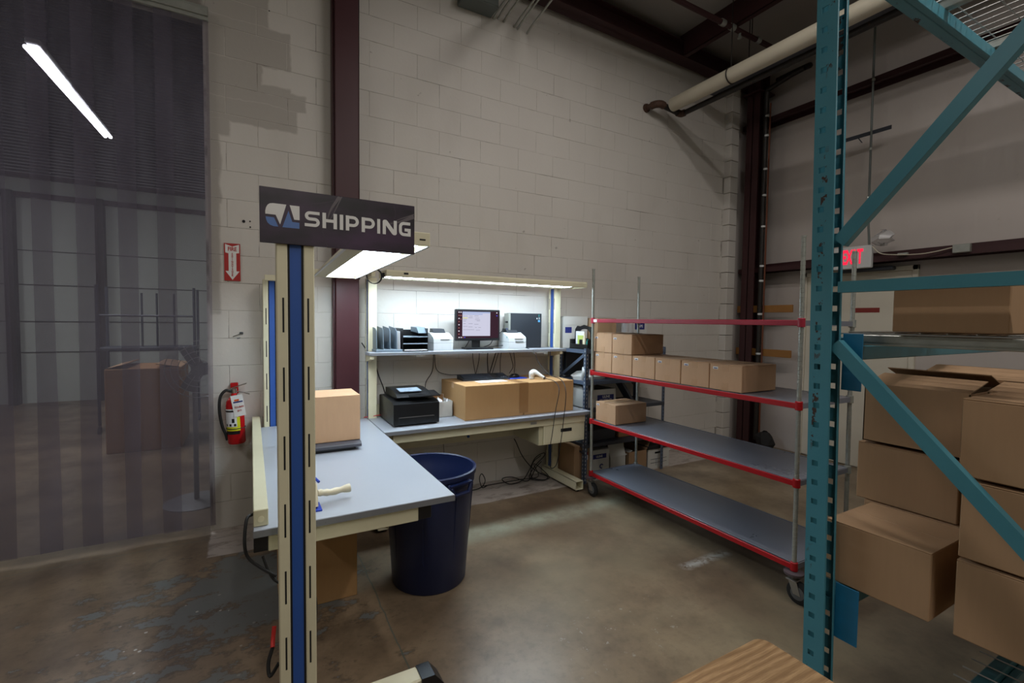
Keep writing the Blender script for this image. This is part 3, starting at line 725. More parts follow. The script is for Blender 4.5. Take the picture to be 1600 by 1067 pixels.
# ---- lamps over the benches
def bench_lamp(label, near, axis, x0, x1, y0, y1, z0, h, mat, tubes):
    t = thing('bench_lamp', label, 'lamp', ((x0+x1)/2, (y0+y1)/2, z0))
    if axis == 'y':
        MB().prism([(x0, z0), (x0+.01, z0), (x0+.06, z0+h-.008), (x1-.06, z0+h-.008), (x1-.01, z0), (x1, z0), (x1-.04, z0+h), (x0+.04, z0+h)], 'y', y0+.004, y1-.004).build('reflector_hood', m_cream, t)
        for yy in (y0, y1-.004): B((x0, yy, z0-.002), (x1, yy+.004, z0+h), .0015).build('end_plate', m_cream, t)
        for k_ in tubes: MB().tube([(k_, y0+.03, z0+h*.35), (k_, y1-.03, z0+h*.35)], .013, 8).build('tube', mat, t)
    return t
L1 = thing('bench_lamp', 'wide cream fluorescent bench lamp over the near bench, glowing behind the hanging sign', 'lamp', (.5, 2.75, 1.88))
x0, x1, y0, y1, z0, h = .37, .675, 1.87, 3.68, 1.88, .055
MB().prism([(x0, z0), (x0+.004, z0), (x0+.05, z0+h-.004), (x1-.05, z0+h-.004), (x1-.004, z0), (x1, z0), (x1, z0+h-.01), (x1-.01, z0+h), (x0+.04, z0+h)], 'y', y0+.004, y1-.004).build('hood', m_cream, L1)
B((x0, y0, z0), (x1, y0+.006, z0+h), .006).build('end_plate', m_cream, L1); B((x0, y1-.006, z0), (x1, y1, z0+h), .006).build('end_plate', m_cream, L1)
B((x1-.045, y0-.001, z0+.022), (x1-.02, y0+.001, z0+.028)).build('slot', m_blackm, L1)
B((.46, y0+.02, z0+.012), (x1-.03, y1-.02, z0+.016)).build('diffuser', m_tube1, L1, label='brightly lit diffuser')
MB().box((x0, y0, z0-.003), (x0+.012, y1, z0+.001)).box((x1-.012, y0, z0-.003), (x1, y1, z0+.001)).build('rim', m_white, L1)
B((x0+.002, y0+.004, z0-.001), (.455, y1-.004, z0+.002)).build('added_baffle', m_cream2, L1)  # added strip, covers the overlit inside of the hood on this side
L1.rotation_euler = (0, 0, math.radians(-1.6))
L2 = thing('bench_lamp', 'long slim cream fluorescent bench lamp above the computer shelf on the block wall', 'lamp', (1.8, 3.55, 1.89))
x0, x1, y0, y1, z0, h = .875, 2.735, 3.47, 3.70, 1.892, .052
MB().prism([(y0, z0+.004), (y0+.012, z0), (y0+.03, z0+.016), (y1-.03, z0+.016), (y1, z0), (y1, z0+h-.01), (y1-.02, z0+h), (y0+.02, z0+h), (y0, z0+h-.014)], 'x', x0+.004, x1-.004).build('hood', m_cream, L2)
for xx in (x0, x1-.006): B((xx, y0, z0), (xx+.006, y1, z0+h), .005).build('end_plate', m_cream, L2)
B((x0+.03, y0+.045, z0+.006), (x1-.12, y1-.045, z0+.010)).build('diffuser', m_tube, L2, label='lit diffuser')
B((x0+.13, y0-.002, z0+.022), (x0+.165, y0+.002, z0+.036), .001).build('switch', m_black, L2)
MB().box((x0-.02, 3.52, z0-.005), (x0-.0, 3.56, z0+.03), .004).build('plug', m_black, L2)
for xx in (.83, 2.68): B((xx-.015, 3.69, 1.905), (xx+.015, 3.87, 1.94), .002).build('lamp_arm', m_cream, L2)
cp = [Vector((.855, 3.5, 1.905))]
for k_ in range(19): a = k_/18*2.2*2*PI; cp.append(Vector((.80+.055*math.cos(a)-.02*k_/18, 3.50-.002*k_, 1.89+.055*math.sin(a))))
cable('power_cord', [tuple(p) for p in cp], .003, m_rubber, 'coiled black cord at the left end of the long slim bench lamp', n=5)

# light really given by the two lamps comes from the diffusers; nothing else added here

# ---- hanging sign
S = thing('shipping_sign', 'dark purple SHIPPING sign board with white and blue logo on top of the tall upright', 'sign', (.03, 1.78, 1.832))
ox, oz, oy = .029, 1.8315, 1.79
B((ox, oy, oz), (ox+.531, oy+.012, oz+.186), .001).build('board', m_sign, S)
def poly(pts, name, mat, d=.0008): return MB().prism([(ox+p[0], oz+p[1]) for p in pts], 'y', oy-d, oy+.001).build(name, mat, S, smooth=False)
MBX = MB()
def ribbon(pts, w0, w1, name, mat, d):
    P_ = spline([(p[0], 0, p[1]) for p in pts], 8); n_ = len(P_); V = []; F = []
    for i, p in enumerate(P_):
        dd = (P_[min(i+1, n_-1)]-P_[max(i-1, 0)]).normalized(); nn = Vector((-dd.z, 0, dd.x)); w = (w0+(w1-w0)*i/(n_-1))/2
        for sgn in (1, -1):
            q = p+nn*w*sgn; V.append((ox+min(max(q.x, .001), .53), oy-d, oz+min(max(q.z, .001), .185)))
    for i in range(n_-1): F.append((2*i, 2*i+2, 2*i+3, 2*i+1))
    return MB().add(V, F).build(name, mat, S, smooth=False)
ribbon([(.21, .09), (.225, .135), (.255, .185)], .0015, .012, 'printed_streak', m_swirl, .0003)
ribbon([(.215, .085), (.235, .125), (.262, .185)], .001, .004, 'printed_streak', m_swirl, .0004)
ribbon([(.43, .107), (.47, .128), (.529, .154)], .001, .004, 'printed_streak', m_swirl, .0004)
ribbon([(.43, .105), (.48, .122), (.529, .146)], .001, .016, 'printed_streak', m_swirl, .0003)
ribbon([(.45, .18), (.457, .145), (.448, .118)], .003, .001, 'printed_streak', m_swirl2, .0003)
ribbon([(.27, .004), (.292, .035), (.30, .07)], .005, .001, 'printed_streak', m_swirl2, .0003)
ribbon([(.212, .005), (.198, .05), (.205, .11)], .006, .002, 'printed_streak', m_swirl2, .0003)
ribbon([(.12, .14), (.18, .15), (.24, .168)], .004, .002, 'printed_streak', m_swirl2, .0003)
ribbon([(.001, .05), (.06, .045), (.13, .12)], .003, .001, 'printed_streak', m_swirl2, .0003)
poly([(.0173, .0955), (.0173, .106), (.0195, .1165), (.0245, .1265), (.031, .1315), (.040, .1333), (.0813, .1333), (.0617, .0642), (.0482, .0955)], 'logo_shape', m_white_print)
poly([(.0182, .0868), (.0435, .0858), (.056, .0563), (.042, .0563), (.031, .060), (.0235, .067), (.0195, .077)], 'logo_shape', m_signblue)
poly([(.0915, .1328), (.1223, .1328), (.1223, .0852), (.1054, .0852)], 'logo_shape', m_white_print)
poly([(.0877, .1134), (.0992, .0768), (.1215, .0762), (.1215, .0558), (.0685, .0558)], 'logo_shape', m_signblue)
LT, LB = .1208, .0668; LH = LT-LB; tk = .0118
def arc(cx, cz_, r, a0, a1, n_=5): return [(cx+r*math.cos(math.radians(a0+(a1-a0)*i/n_)), cz_+r*math.sin(math.radians(a0+(a1-a0)*i/n_))) for i in range(n_+1)]
def stroke(mb, pts, w):
    """thick polyline with mitred joints, coordinates on the sign's face"""
    P_ = [Vector((p[0], p[1], 0)) for p in pts]; V = []; F = []; n_ = len(P_)
    for i, p in enumerate(P_):
        a = (P_[i]-P_[i-1]).normalized() if i else (P_[1]-P_[0]).normalized(); b = (P_[i+1]-P_[i]).normalized() if i < n_-1 else a
        na = Vector((-a.y, a.x, 0)); nb = Vector((-b.y, b.x, 0)); m = (na+nb); m = m/(max(.3, m.dot(na)))
        for sgn in (1, -1):
            q = p+m*w/2*sgn; V += [(ox+q.x, oy-.0008, oz+q.y), (ox+q.x, oy+.001, oz+q.y)]
    for i in range(n_-1):
        k_ = i*4; F += [(k_, k_+4, k_+6, k_+2), (k_, k_+1, k_+5, k_+4), (k_+2, k_+6, k_+7, k_+3)]
    F += [(0, 2, 3, 1), (4*n_-4, 4*n_-3, 4*n_-1, 4*n_-2)]
    mb.add(V, F)
def letter(ch, x0, x1):
    mb = MB(); h_ = tk/2; t_, b_, mid = LT-h_, LB+h_, (LT+LB)/2; r = .0105
    L_, R_ = x0+h_, x1-h_
    if ch == 'S':
        q = (t_-mid)/2
        stroke(mb, [(x1-.001, t_)] + arc(x0+h_+q*.0+q, t_-q, q, 90, 270, 8) + arc(x1-h_-q, b_+q, q, 90, -90, 8) + [(x0, b_)], tk*.88)
    elif ch == 'H':
        stroke(mb, [(L_, LT), (L_, LB)], tk); stroke(mb, [(R_, LT), (R_, LB)], tk); stroke(mb, [(L_+tk/2-.0002, mid), (R_-tk/2+.0002, mid)], tk*.9)
    elif ch == 'I': stroke(mb, [((x0+x1)/2, LT), ((x0+x1)/2, LB)], x1-x0)
    elif ch == 'P':
        m2 = LB+LH*.30+h_*.6; q = (t_-m2)/2
        stroke(mb, [(L_, LT), (L_, LB)], tk); stroke(mb, [(x0+tk-.0002, t_)] + arc(R_-q, t_-q, q, 90, -90, 8) + [(x0+tk-.0002, m2)], tk*.9)
    elif ch == 'N':
        pn_ = [(x0, LB), (x0, LT-.006), (x0+.002, LT-.002), (x0+.006, LT), (x0+.013, LT), (x0+.018, LT-.004), (x1-tk, LB+.020), (x1-tk, LT), (x1, LT), (x1, LB+.006), (x1-.002, LB+.002), (x1-.006, LB), (x1-.013, LB), (x1-.018, LB+.004), (x0+tk, LT-.020), (x0+tk, LB)]
        mb.prism([(ox+p_[0], oz+p_[1]) for p_ in pn_], 'y', oy-.0008, oy+.001)
    elif ch == 'G':
        stroke(mb, [(x1-.002, t_)] + arc(L_+.013, t_-.013, .013, 90, 180, 5) + arc(L_+.013, b_+.013, .013, 180, 270, 5) + [(R_, b_), (R_, mid-.003), (R_-.018, mid-.003)], tk*.95)
    mb.build('letter', m_white_print, S, smooth=False)
for ch, a, b in (('S', .1385, .188), ('H', .1963, .2451), ('I', .2546, .2664), ('P', .2754, .3217), ('P', .3310, .3794), ('I', .3878, .3986), ('N', .408, .4614), ('G', .4694, .5157)): letter(ch, a, b)
MB().box((.10, 1.802, 1.836), (.18, 1.812, 1.90)).build('mount', m_darksteel, S)

# ================================================================== CARTONS
def carton(name, label, lo, hi, group=None, mat=m_card, seam='x', sticker=None, stickers=(), tape=True, hflap=.0, tface=None, opened=None, inner=m_cardin):
    x0, y0, z0 = lo; x1, y1, z1 = hi; cx, cy_ = (x0+x1)/2, (y0+y1)/2
    t = thing(name, label, 'box', (cx, cy_, z0), group)
    if opened is None:
        B((x0, y0, z0), (x1, y1, z1-.004), .003).build('body', mat, t)
        if seam == 'x':
            B((x0, y0, z1-.004), (x1, cy_-.0012, z1), .0015).build('flap', mat, t); B((x0, cy_+.0012, z1-.004), (x1, y1, z1), .0015).build('flap', mat, t)
            if tape: MB().box((x0-.0006, cy_-.024, z1-.045), (x0+.001, cy_+.024, z1+.0006)).box((x0-.0006, cy_-.024, z1-.001), (x1+.0006, cy_+.024, z1+.0007)).box((x0-.0006, cy_-.024, z0+.0), (x0+.001, cy_+.024, z0+.05)).box((x1-.0006, cy_-.024, z1-.045), (x1+.0008, cy_+.024, z1)).build('tape', m_tape, t)
        else:
            B((x0, y0, z1-.004), (cx-.0012, y1, z1), .0015).build('flap', mat, t); B((cx+.0012, y0, z1-.004), (x1, y1, z1), .0015).build('flap', mat, t)
            if tape: MB().box((cx-.024, y0-.0006, z1-.05), (cx+.024, y0+.001, z1+.0006)).box((cx-.024, y0-.0006, z1-.001), (cx+.024, y1+.0006, z1+.0007)).box((cx-.024, y0-.0006, z0), (cx+.024, y0+.001, z0+.05)).build('tape', m_tape, t)
    else:
        w = .004
        MB().box((x0, y0, z0), (x1, y1, z0+w)).box((x0, y0, z0), (x0+w, y1, z1)).box((x1-w, y0, z0), (x1, y1, z1)).box((x0, y0, z0), (x1, y0+w, z1)).box((x0, y1-w, z0), (x1, y1, z1)).build('body', mat, t)
        for (side, ang) in opened:
            L = (y1-y0)*.48 if side in 'ns' else (x1-x0)*.48
            L = min(L, .22); ca, sa = math.cos(math.radians(ang)), math.sin(math.radians(ang))
            if side == 'w': V = [(x0, y0, z1), (x0, y1, z1), (x0-L*ca, y1, z1+L*sa), (x0-L*ca, y0, z1+L*sa)]
            if side == 'e': V = [(x1, y0, z1), (x1, y1, z1), (x1+L*ca, y1, z1+L*sa), (x1+L*ca, y0, z1+L*sa)]
            if side == 's': V = [(x0, y0, z1), (x1, y0, z1), (x1, y0-L*ca, z1+L*sa), (x0, y0-L*ca, z1+L*sa)]
            if side == 'n': V = [(x0, y1, z1), (x1, y1, z1), (x1, y1+L*ca, z1+L*sa), (x0, y1+L*ca, z1+L*sa)]
            V2 = [(p[0], p[1], p[2]+.004) for p in V]
            MB().add(V+V2, [(0, 1, 2, 3), (4, 7, 6, 5), (0, 4, 5, 1), (1, 5, 6, 2), (2, 6, 7, 3), (3, 7, 4, 0)]).build('flap', mat, t, smooth=False)
    if sticker:
        sy, sz = sticker
        s_ = MB().box((x0-.0012, sy-.019, sz-.008), (x0, sy+.019, sz+.008)).build('sticker', m_white_print, t)
        MB().box((x0-.0017, sy-.014, sz-.005), (x0-.001, sy+.012, sz+.001)).build('sticker_print', m_bluepr, s_)
    return t
# ---- cartons on the rolling cart
CX0 = 2.705; zc = 1.137
ys = [3.316, 3.078, 2.832, 2.585, 2.338, 2.097, 1.852]
GP = 'small tan cartons on the wheeled cart'
names = ['tan carton at the post end of the cart row, under the first upper carton', 'tan carton second in the cart row, under the other upper carton', 'tan carton third in the cart row, first one with nothing on top',
         'tan carton fourth in the cart row, between two uncovered cartons', 'tan carton fifth in the cart row, next to the end carton', 'tan end carton of the cart row, its dark side facing the empty shelf']
for i in range(6):
    yb, ya = ys[i]-.003, ys[i+1]+.003; dz = [0, .0, .002, .004, .006, .008][i]
    carton('carton', names[i], (CX0, ya, zc), (CX0+.36, yb, zc+.17+dz*.3), GP, m_cardlite, 'x', sticker=(yb-.045, zc+.145))
carton('carton', 'tan carton on the upper tier of the cart, beside the corner post', (CX0+.005, 3.085, zc+.173), (CX0+.36, 3.325, zc+.343), GP, m_cardlite, 'x', sticker=(3.29, zc+.30))
carton('carton', 'tan carton on the upper tier of the cart, right one of the stacked pair', (CX0-.0, 2.84, zc+.173), (CX0+.36, 3.075, zc+.340), GP, m_cardlite, 'x', sticker=(3.04, zc+.30))
carton('carton', 'lone tan carton on the third shelf of the wheeled cart', (CX0-.0, 3.015, .697), (CX0+.36, 3.275, .865), GP, m_cardlite, 'x', sticker=(3.245, .84))

# ================================================================== WHEELED CART
ct = thing('shelf_cart', 'tall wheeled cart with four grey shelves and red bumper edges', 'cart', (2.96, 2.4, 0))
px0, px1, py0, py1 = 2.685, 3.235, 1.477, 3.300
SH = [.215, .693, 1.133, 1.60]
for (x, y, zt) in ((px0, py1, 2.05), (px0, py0, 2.07), (px1, py1, 2.01), (px1, py0, 2.03)):
    pr = [(.0125, .15)]
    z = .2
    while z < zt-.03:
        pr += [(.0125, z), (.0108, z+.001), (.0108, z+.003), (.0125, z+.004)]; z += .0254*1.0
    pr += [(.0125, zt-.012), (.0142, zt-.01), (.0142, zt), (0, zt)]
    MB().lathe(pr, (x, y, 0), 12).build('post', m_zinc, ct)
    # caster
    c_ = MB().tube([(x, y, .13), (x, y, .17)], .014, 10).box((x-.03, y-.03, .125), (x+.03, y+.03, .132), .002)
    ca = c_.build('caster', m_caster, ct)
    dx = -.0; dy = -.03
    MB().prism([(y-.028, .126), (y+.02, .126), (y+.0+dy+.02, .055), (y+dy-.02, .055)], 'x', x-.022, x-.019).build('fork_arm', m_caster, ca); MB().prism([(y-.028, .126), (y+.02, .126), (y+dy+.02, .055), (y+dy-.02, .055)], 'x', x+.019, x+.022).build('fork_arm', m_caster, ca)
    MB().lathe([(.02, -.016), (.045, -.015), (.0635, -.010), (.0635, .010), (.045, .015), (.02, .016)], (x, y+dy, .0635), 24, 'x').build('tyre', m_rubber, ca)
    MB().lathe([(.0, -.019), (.02, -.019), (.038, -.0165), (.038, .0165), (.02, .019), (0, .019)], (x, y+dy, .0635), 20, 'x').build('wheel_hub', m_greyrub, ca)
    MB().lathe([(.014, .15), (.05, .158), (.052, .172), (.014, .176)], (x, y, 0), 20).build('bumper_disc', m_mauve, ca)
for i, z in enumerate(SH):
    sp = MB().box((px0+.012, py0-.0, z-.006), (px1-.012, py1, z), .001)
    if i < 3:
        s_ = sp.build('shelf', m_shelfgrey, ct)
    else:
        s_ = sp.build('shelf', m_shelfgrey, ct)
    rm = m_redpale if i == 3 else m_red
    MB().box((px0-.016, py0-.012, z-.030), (px0-.006, py1+.012, z+.002), .003).build('bumper', rm, s_, label='red bumper strip')
    MB().box((px1+.004, py0, z-.030), (px1+.010, py1, z+.0)).box((px0+.01, py0-.010, z-.030), (px1+.01, py0-.006, z)).box((px0+.01, py1+.006, z-.030), (px1+.01, py1+.010, z)).build('side_rail', m_shelfgrey, s_)
    for (x, y) in ((px0, py0), (px0, py1)): MB().lathe([(.015, z-.038), (.020, z-.036), (.020, z+.010), (.0165, z+.013)], (x, y, 0), 14).build('collar', rm, s_)
    for (x, y) in ((px1, py0), (px1, py1)): MB().lathe([(.015, z-.038), (.020, z-.036), (.020, z+.008), (.0165, z+.010)], (x, y, 0), 14).build('collar', m_zinc, s_)
B((px0-.0175, py1-.075, SH[3]-.026), (px0-.0155, py1-.03, SH[3]-.002)).build('sticker', m_white_print, ct)

def lean(o, k, z0=0.0):
    seen = set()
    for q in [o] + list(o.children_recursive):
        if q.type == 'MESH' and q.data.name not in seen:
            seen.add(q.data.name)
            for v in q.data.vertices: v.co.y += k*(v.co.z-z0)
lean(ct, .010)          # the loaded cart stands very slightly out of plumb

# ================================================================== PALLET RACK
RX0, RX1, RY0, RY1 = 1.94, 2.016, .95, 1.025
rk = thing('pallet_rack', 'teal painted steel pallet rack upright with diagonal braces, beams and wire decks on the right', 'rack', (2.8, .5, 0))
def perforated(mb, x0, x1, zlo, zhi, ya=.984, yb=1.007):
    z = 1.566-.0764*30
    hz = [z+.0764*i for i in range(60)]
    hz = [q for q in hz if zlo+.03 < q < zhi-.03]
    mb.box((x0, RY0, zlo), (x1, ya, zhi)); mb.box((x0, yb, zlo), (x1, RY1, zhi))
    prev = zlo
    for q in hz: mb.box((x0, ya, prev), (x1, yb, q-.011)); prev = q+.011
    mb.box((x0, ya, prev), (x1, yb, zhi))
col = MB(); perforated(col, RX0, RX0+.003, .0, 3.4); perforated(col, RX1-.003, RX1, .0, 3.4, .964, .983)
col.box((RX0+.003, RY1-.003, 0), (RX1-.003, RY1, 3.4))
cl_ = col.build('upright', m_rack, rk, smooth=False)
MB().box((RX0+.001, RY0-.002, 0), (RX0+.008, RY0+.002, 3.4), .0018).box((RX1-.014, RY0-.002, 0), (RX1-.001, RY0+.002, 3.4), .0018).build('upright_lip', m_rack, cl_)
lean(cl_, .018, .5)
B((RX0-.02, RY0-.03, 0), (RX1+.02, RY1+.03, .006)).build('base_plate', m_rack, rk)
MB().box((RX0, -.13, 0), (RX0+.003, -.05, 3.4)).box((RX1-.003, -.13, 0), (RX1, -.05, 3.4)).box((RX0, -.13, 0), (RX1, -.127, 3.4)).build('upright', m_rack, rk)
def brace(p, q, w, name='brace'):
    d = Vector(q)-Vector(p); u = Vector((1, 0, 0)); nrm = u.cross(d).normalized()
    m = MB(); c_ = (Vector(p)+Vector(q))/2; Lh = d.length
    m.obox(c_+Vector((-.017, 0, 0)), (Lh, w, .003), d, nrm, u); m.obox(c_+nrm*(w/2-.0015), (Lh, .003, .034), d, nrm, u); m.obox(c_-nrm*(w/2-.0015), (Lh, .003, .034), d, nrm, u)
    return m.build(name, m_rack, rk)
bx = (RX0+RX1)/2
brace((bx, RY0+.01, 1.722), (bx, -.06, 1.722), .042)
brace((bx, RY0+.015, 1.893), (bx, -.06, 3.08), .05)
brace((bx, RY0+.015, 1.505), (bx, -.06, .40), .045)
def beam(z0, z1, y, xa, xb, hook=True):
    b_ = MB().box((xa, y-.02, z0), (xb, y+.025, z1), .004).box((xa, y-.045, z0), (xb, y-.02, z0+(z1-z0)*.62), .003).build('beam', m_rack, rk)
    return b_
B((RX1+.003, .893, 1.325), (RX1+.007, .962, 1.545), .001).build('beam_connector', m_rackblue, rk, label='bright blue beam end plate')
B((RX1+.003, .868, .337), (RX1+.007, .95, .557), .001).build('beam_connector', m_rackblue, rk, label='bright blue beam end plate')
beam(1.44, 1.53, .985, RX1+.007, 4.6)
beam(.43, .52, .985, RX1+.007, 4.6)
beam(1.44, 1.53, -.08, RX1+.007, 4.6); beam(.43, .52, -.08, RX1+.007, 4.6)
beam(2.955, 3.05, 1.0, RX1+.003, 4.6); beam(2.955, 3.05, -.08, RX1+.003, 4.6)
def deck(z, x0, x1, y0, y1, dx, dy, chan=True):
    m = MB(); x = x0
    while x <= x1: m.tube([(x, y0, z), (x, y1, z)], .003, 5); x += dx
    y = y0
    while y <= y1+.001: m.tube([(x0, y, z+.006), (x1, y, z+.006)], .003, 5); y += dy
    d_ = m.build('wire_deck', m_wire, rk, kind='stuff')
    if chan:
        xx = x0+.06
        while xx < x1: B((xx, y0, z-.045), (xx+.035, y1, z-.004), .003).build('deck_channel', m_zinc, rk); xx += .6
deck(1.545, 2.05, 4.4, -.08, .99, .1, .074)
deck(.533, 2.35, 4.4, -.08, .99, .1, .1, False)
deck(3.06, 2.1, 4.4, -.08, 1.0, .06, .115)
# low deck lying on the lower beam
beam(.20, .27, .60, 2.27, 4.6)
deck(.285, 2.27, 4.4, -.08, .66, .085, .2, False)
# ---- cartons on the rack
GR = 'brown cartons on the pallet rack'
carton('carton', 'brown carton lying lowest beside the teal upright, its taped top in view', (2.05, .668, .546), (2.41, 1.005, .79), GR, m_card, 'y', tape=False)
carton('carton', 'brown carton hidden mostly behind the lowest one beside the teal upright', (2.425, .68, .546), (2.8, 1.04, .788), GR, m_card, 'y', tape=False)
carton('carton', 'brown carton behind the diagonal brace, middle of the set-back stack', (2.43, .722, .792), (2.8, 1.075, 1.048), GR, m_card, 'y', tape=False)
carton('carton', 'brown open-topped carton crowning the set-back stack behind the diagonal brace', (2.42, .70, 1.060), (2.8, 1.055, 1.315), GR, m_card, 'y', opened=[('w', 168), ('e', 160)])
carton('carton', 'brown carton at the foot of the front stack by the lower right picture edge', (2.05, .25, .542), (2.42, .604, .803), GR, m_card, 'y', tape=False)
carton('carton', 'brown carton in the middle of the front stack crossed by the diagonal brace', (2.05, .245, .814), (2.42, .602, 1.072), GR, m_card, 'y', tape=False)
carton('carton', 'brown topmost carton of the front stack at the right picture edge', (2.05, .25, 1.085), (2.42, .612, 1.342), GR, m_card, 'y', tape=False)
carton('carton', 'wide brown carton on the upper wire deck behind the level teal brace', (2.06, .515, 1.556), (2.5, .82, 1.735), GR, m_card, 'y', tape=False)
carton('carton', 'open brown carton with raised flaps at the back of the rack, left one', (2.82, .62, .546), (3.2, 1.0, 1.345), GR, m_card, 'y', opened=[('w', 168), ('e', 168)])
carton('carton', 'open brown carton with long flap at the right picture edge, behind the front stack', (2.45, .2, .546), (2.8, .66, 1.33), GR, m_card, 'y', opened=[('w', 171), ('e', 170)])

# ---- wooden table corner
wt = thing('oak_table', 'oak laminate table top with rounded corner in the near foreground', 'table', (.8, .2, 0))
tb = MB(); pts = [(.02, -.6), (1.172, -.6)] + arc(1.172-.03, .725-.03, .03, 0, 90, 6) + [(.02, .725)]
tb.prism(pts, 'z', .722, .75).build('tabletop', m_oak, wt)
MB().prism([(.018, -.602), (1.174, -.602)] + arc(1.174-.03, .727-.03, .03, 0, 90, 6) + [(.018, .727)], 'z', .724, .747).build('edge_band', m_black, wt)
for (x, y) in ((.12, -.5), (1.07, -.5), (.12, .6), (1.07, .6)): MB().tube([(x, y, 0), (x, y, .722)], .016, 10).build('leg', m_black, wt)

# ================================================================== BIN
bn = thing('waste_bin', 'round dark blue plastic waste bin with two handles beside the near bench', 'bin', (.945, 2.70, 0))
bc = (.945, 2.70, 0)
MB().lathe([(0, .0), (.215, .0), (.222, .012), (.262, .60), (.272, .61), (.274, .655), (.282, .66), (.284, .685), (.274, .69), (.266, .684), (.264, .62), (.254, .60), (.214, .02), (0, .018)], bc, 48, caps=False).build('body', m_navy, bn)
for a in range(8):
    t = a*PI/4+.3; ca, sa = math.cos(t), math.sin(t)
    MB().bar((bc[0]+.216*ca, bc[1]+.216*sa, .02), (bc[0]+.262*ca, bc[1]+.262*sa, .59), .012, .008, up=(ca, sa, 0)).build('rib', m_navy, bn)
for t in (math.radians(-72), math.radians(108)):
    ca, sa = math.cos(t), math.sin(t); tx, ty = -sa, ca
    hd = MB()
    def hp(u, r, z): return (bc[0]+ca*r+tx*u, bc[1]+sa*r+ty*u, z)
    hd.tube([hp(-.075, .272, .645), hp(-.07, .293, .632), hp(-.05, .298, .59), hp(.05, .298, .59), hp(.07, .293, .632), hp(.075, .272, .645)], .011, 8)
    hd.obox(hp(0, .285, .645), (.16, .03, .01), (tx, ty, 0), (ca, sa, 0), (0, 0, 1))
    hd.build('handle', m_navy, bn)
cb = carton('carton', 'golden brown carton standing on the floor under the near bench', (.12, 2.70, 0), (.515, 3.02, .42), None, m_card2, 'y', tape=False)

# ================================================================== ITEMS ON THE NEAR BENCH
sc_ = thing('parcel_scale', 'low dark parcel scale under the tan carton on the near bench', 'scale', (.45, 3.14, T))
MB().prism([(2.965, T+.022), (3.33, T+.022), (3.33, T+.05), (2.985, T+.05), (2.965, T+.038)], 'x', .28, .595).build('platform', m_scale, sc_)
B((.31, 2.99, T), (.56, 3.30, T+.022), .004).build('foot_frame', m_black, sc_)
carton('carton', 'pale tan carton standing on the dark parcel scale on the near bench', (.28, 3.02, T+.052), (.597, 3.32, 1.085+.015), None, m_cardlite, 'x', tape=False)
tg = thing('tape_gun', 'beige and blue tape dispenser lying near the front edge of the near bench', 'dispenser', (.3, 2.14, T))
hb = spline([(.245, 2.155, T+.055), (.27, 2.16, T+.05), (.30, 2.165, T+.045), (.34, 2.175, T+.045), (.385, 2.18, T+.047)], 4)
MB().tube(hb, [.012, .014, .016, .014, .013, .015, .016, .014, .013, .015, .016, .015, .013, .014, .017, .019, .019][:len(hb)], 12).build('handle', m_gunbeige, tg)
MB().prism([(2.10, T+.015), (2.125, T+.005), (2.165, T+.012), (2.185, T+.05), (2.17, T+.095), (2.14, T+.10), (2.12, T+.07)], 'x', .218, .242).build('side_plate', m_gunbeige, tg)
MB().prism([(2.08, T), (2.18, T), (2.18, T+.004), (2.08, T+.006)], 'x', .19, .255).build('base_guard', m_pad, tg)
MB().tube([(.2, 2.2, T+.10), (.235, 2.19, T+.115), (.252, 2.16, T+.10)], .006, 8).build('blade_guard', m_pad, tg)
MB().lathe([(.03, -.022), (.042, -.022), (.042, .022), (.03, .022)], (.195, 2.14, T+.045), 20, 'x').build('tape_roll', m_film, tg)

# ================================================================== ITEMS ON THE FAR BENCH
carton('long_carton', 'golden brown carton with keyboard on top, left of the butted pair on the far bench', (1.498, 3.437, T), (2.043, 3.975, 1.045), 'long cartons used as a raised stand', m_card2, 'x', tape=True)
carton('long_carton', 'golden brown carton under the barcode scanner, right of the butted pair on the far bench', (2.05, 3.437, T), (2.572, 3.965, 1.043), 'long cartons used as a raised stand', m_card2, 'y', tape=False)
tp = thing('sealing_tape', 'strip of packing tape joining the two golden brown cartons', 'tape', (2.046, 3.436, T))
MB().box((2.0, 3.4358, T+.02), (2.09, 3.4368, 1.046)).box((2.0, 3.436, 1.0455), (2.09, 3.96, 1.0462)).build('tape', m_tubetape, tp)
# laser printer
lp = thing('laser_printer', 'black multifunction laser printer on the far bench', 'printer', (1.1, 3.65, T))
MB().prism([(3.455, T+.012), (3.90, T+.012), (3.90, T+.185), (3.84, T+.2), (3.50, T+.185), (3.455, T+.17)], 'x', .925, 1.285).build('body', m_black, lp)
B((.96, 3.45, T+.012), (1.25, 3.47, T+.075), .008).build('paper_tray', m_black, lp)
B((1.09, 3.447, T+.02), (1.13, 3.452, T+.03)).build('tray_grip', m_blackm, lp)
MB().prism([(3.50, T+.215), (3.53, T+.205), (3.86, T+.2), (3.86, T+.255), (3.72, T+.262), (3.56, T+.245)], 'x', .965, 1.24).build('scanner_head', m_black, lp)
MB().prism([(3.545, T+.25), (3.66, T+.262), (3.66, T+.266), (3.545, T+.254)], 'x', 1.0, 1.17).build('control_panel', m_lcd, lp)
MB().prism([(3.47, T+.215), (3.62, T+.235), (3.62, T+.242), (3.47, T+.222)], 'x', 1.06, 1.3).build('document_tray', m_black, lp)
for (x, y) in ((.95, 3.48), (1.26, 3.48), (.95, 3.87), (1.26, 3.87)): MB().lathe([(.015, 0), (.015, .012), (0, .012)], (x, y, T), 10).build('foot', m_rubber, lp)
ob_ = thing('open_carton', 'small open white carton stuffed with paper between printer and golden carton', 'box', (1.4, 3.76, T))
w = .004; x0, x1, y0, y1, z1 = 1.335, 1.48, 3.655, 3.88, T+.13
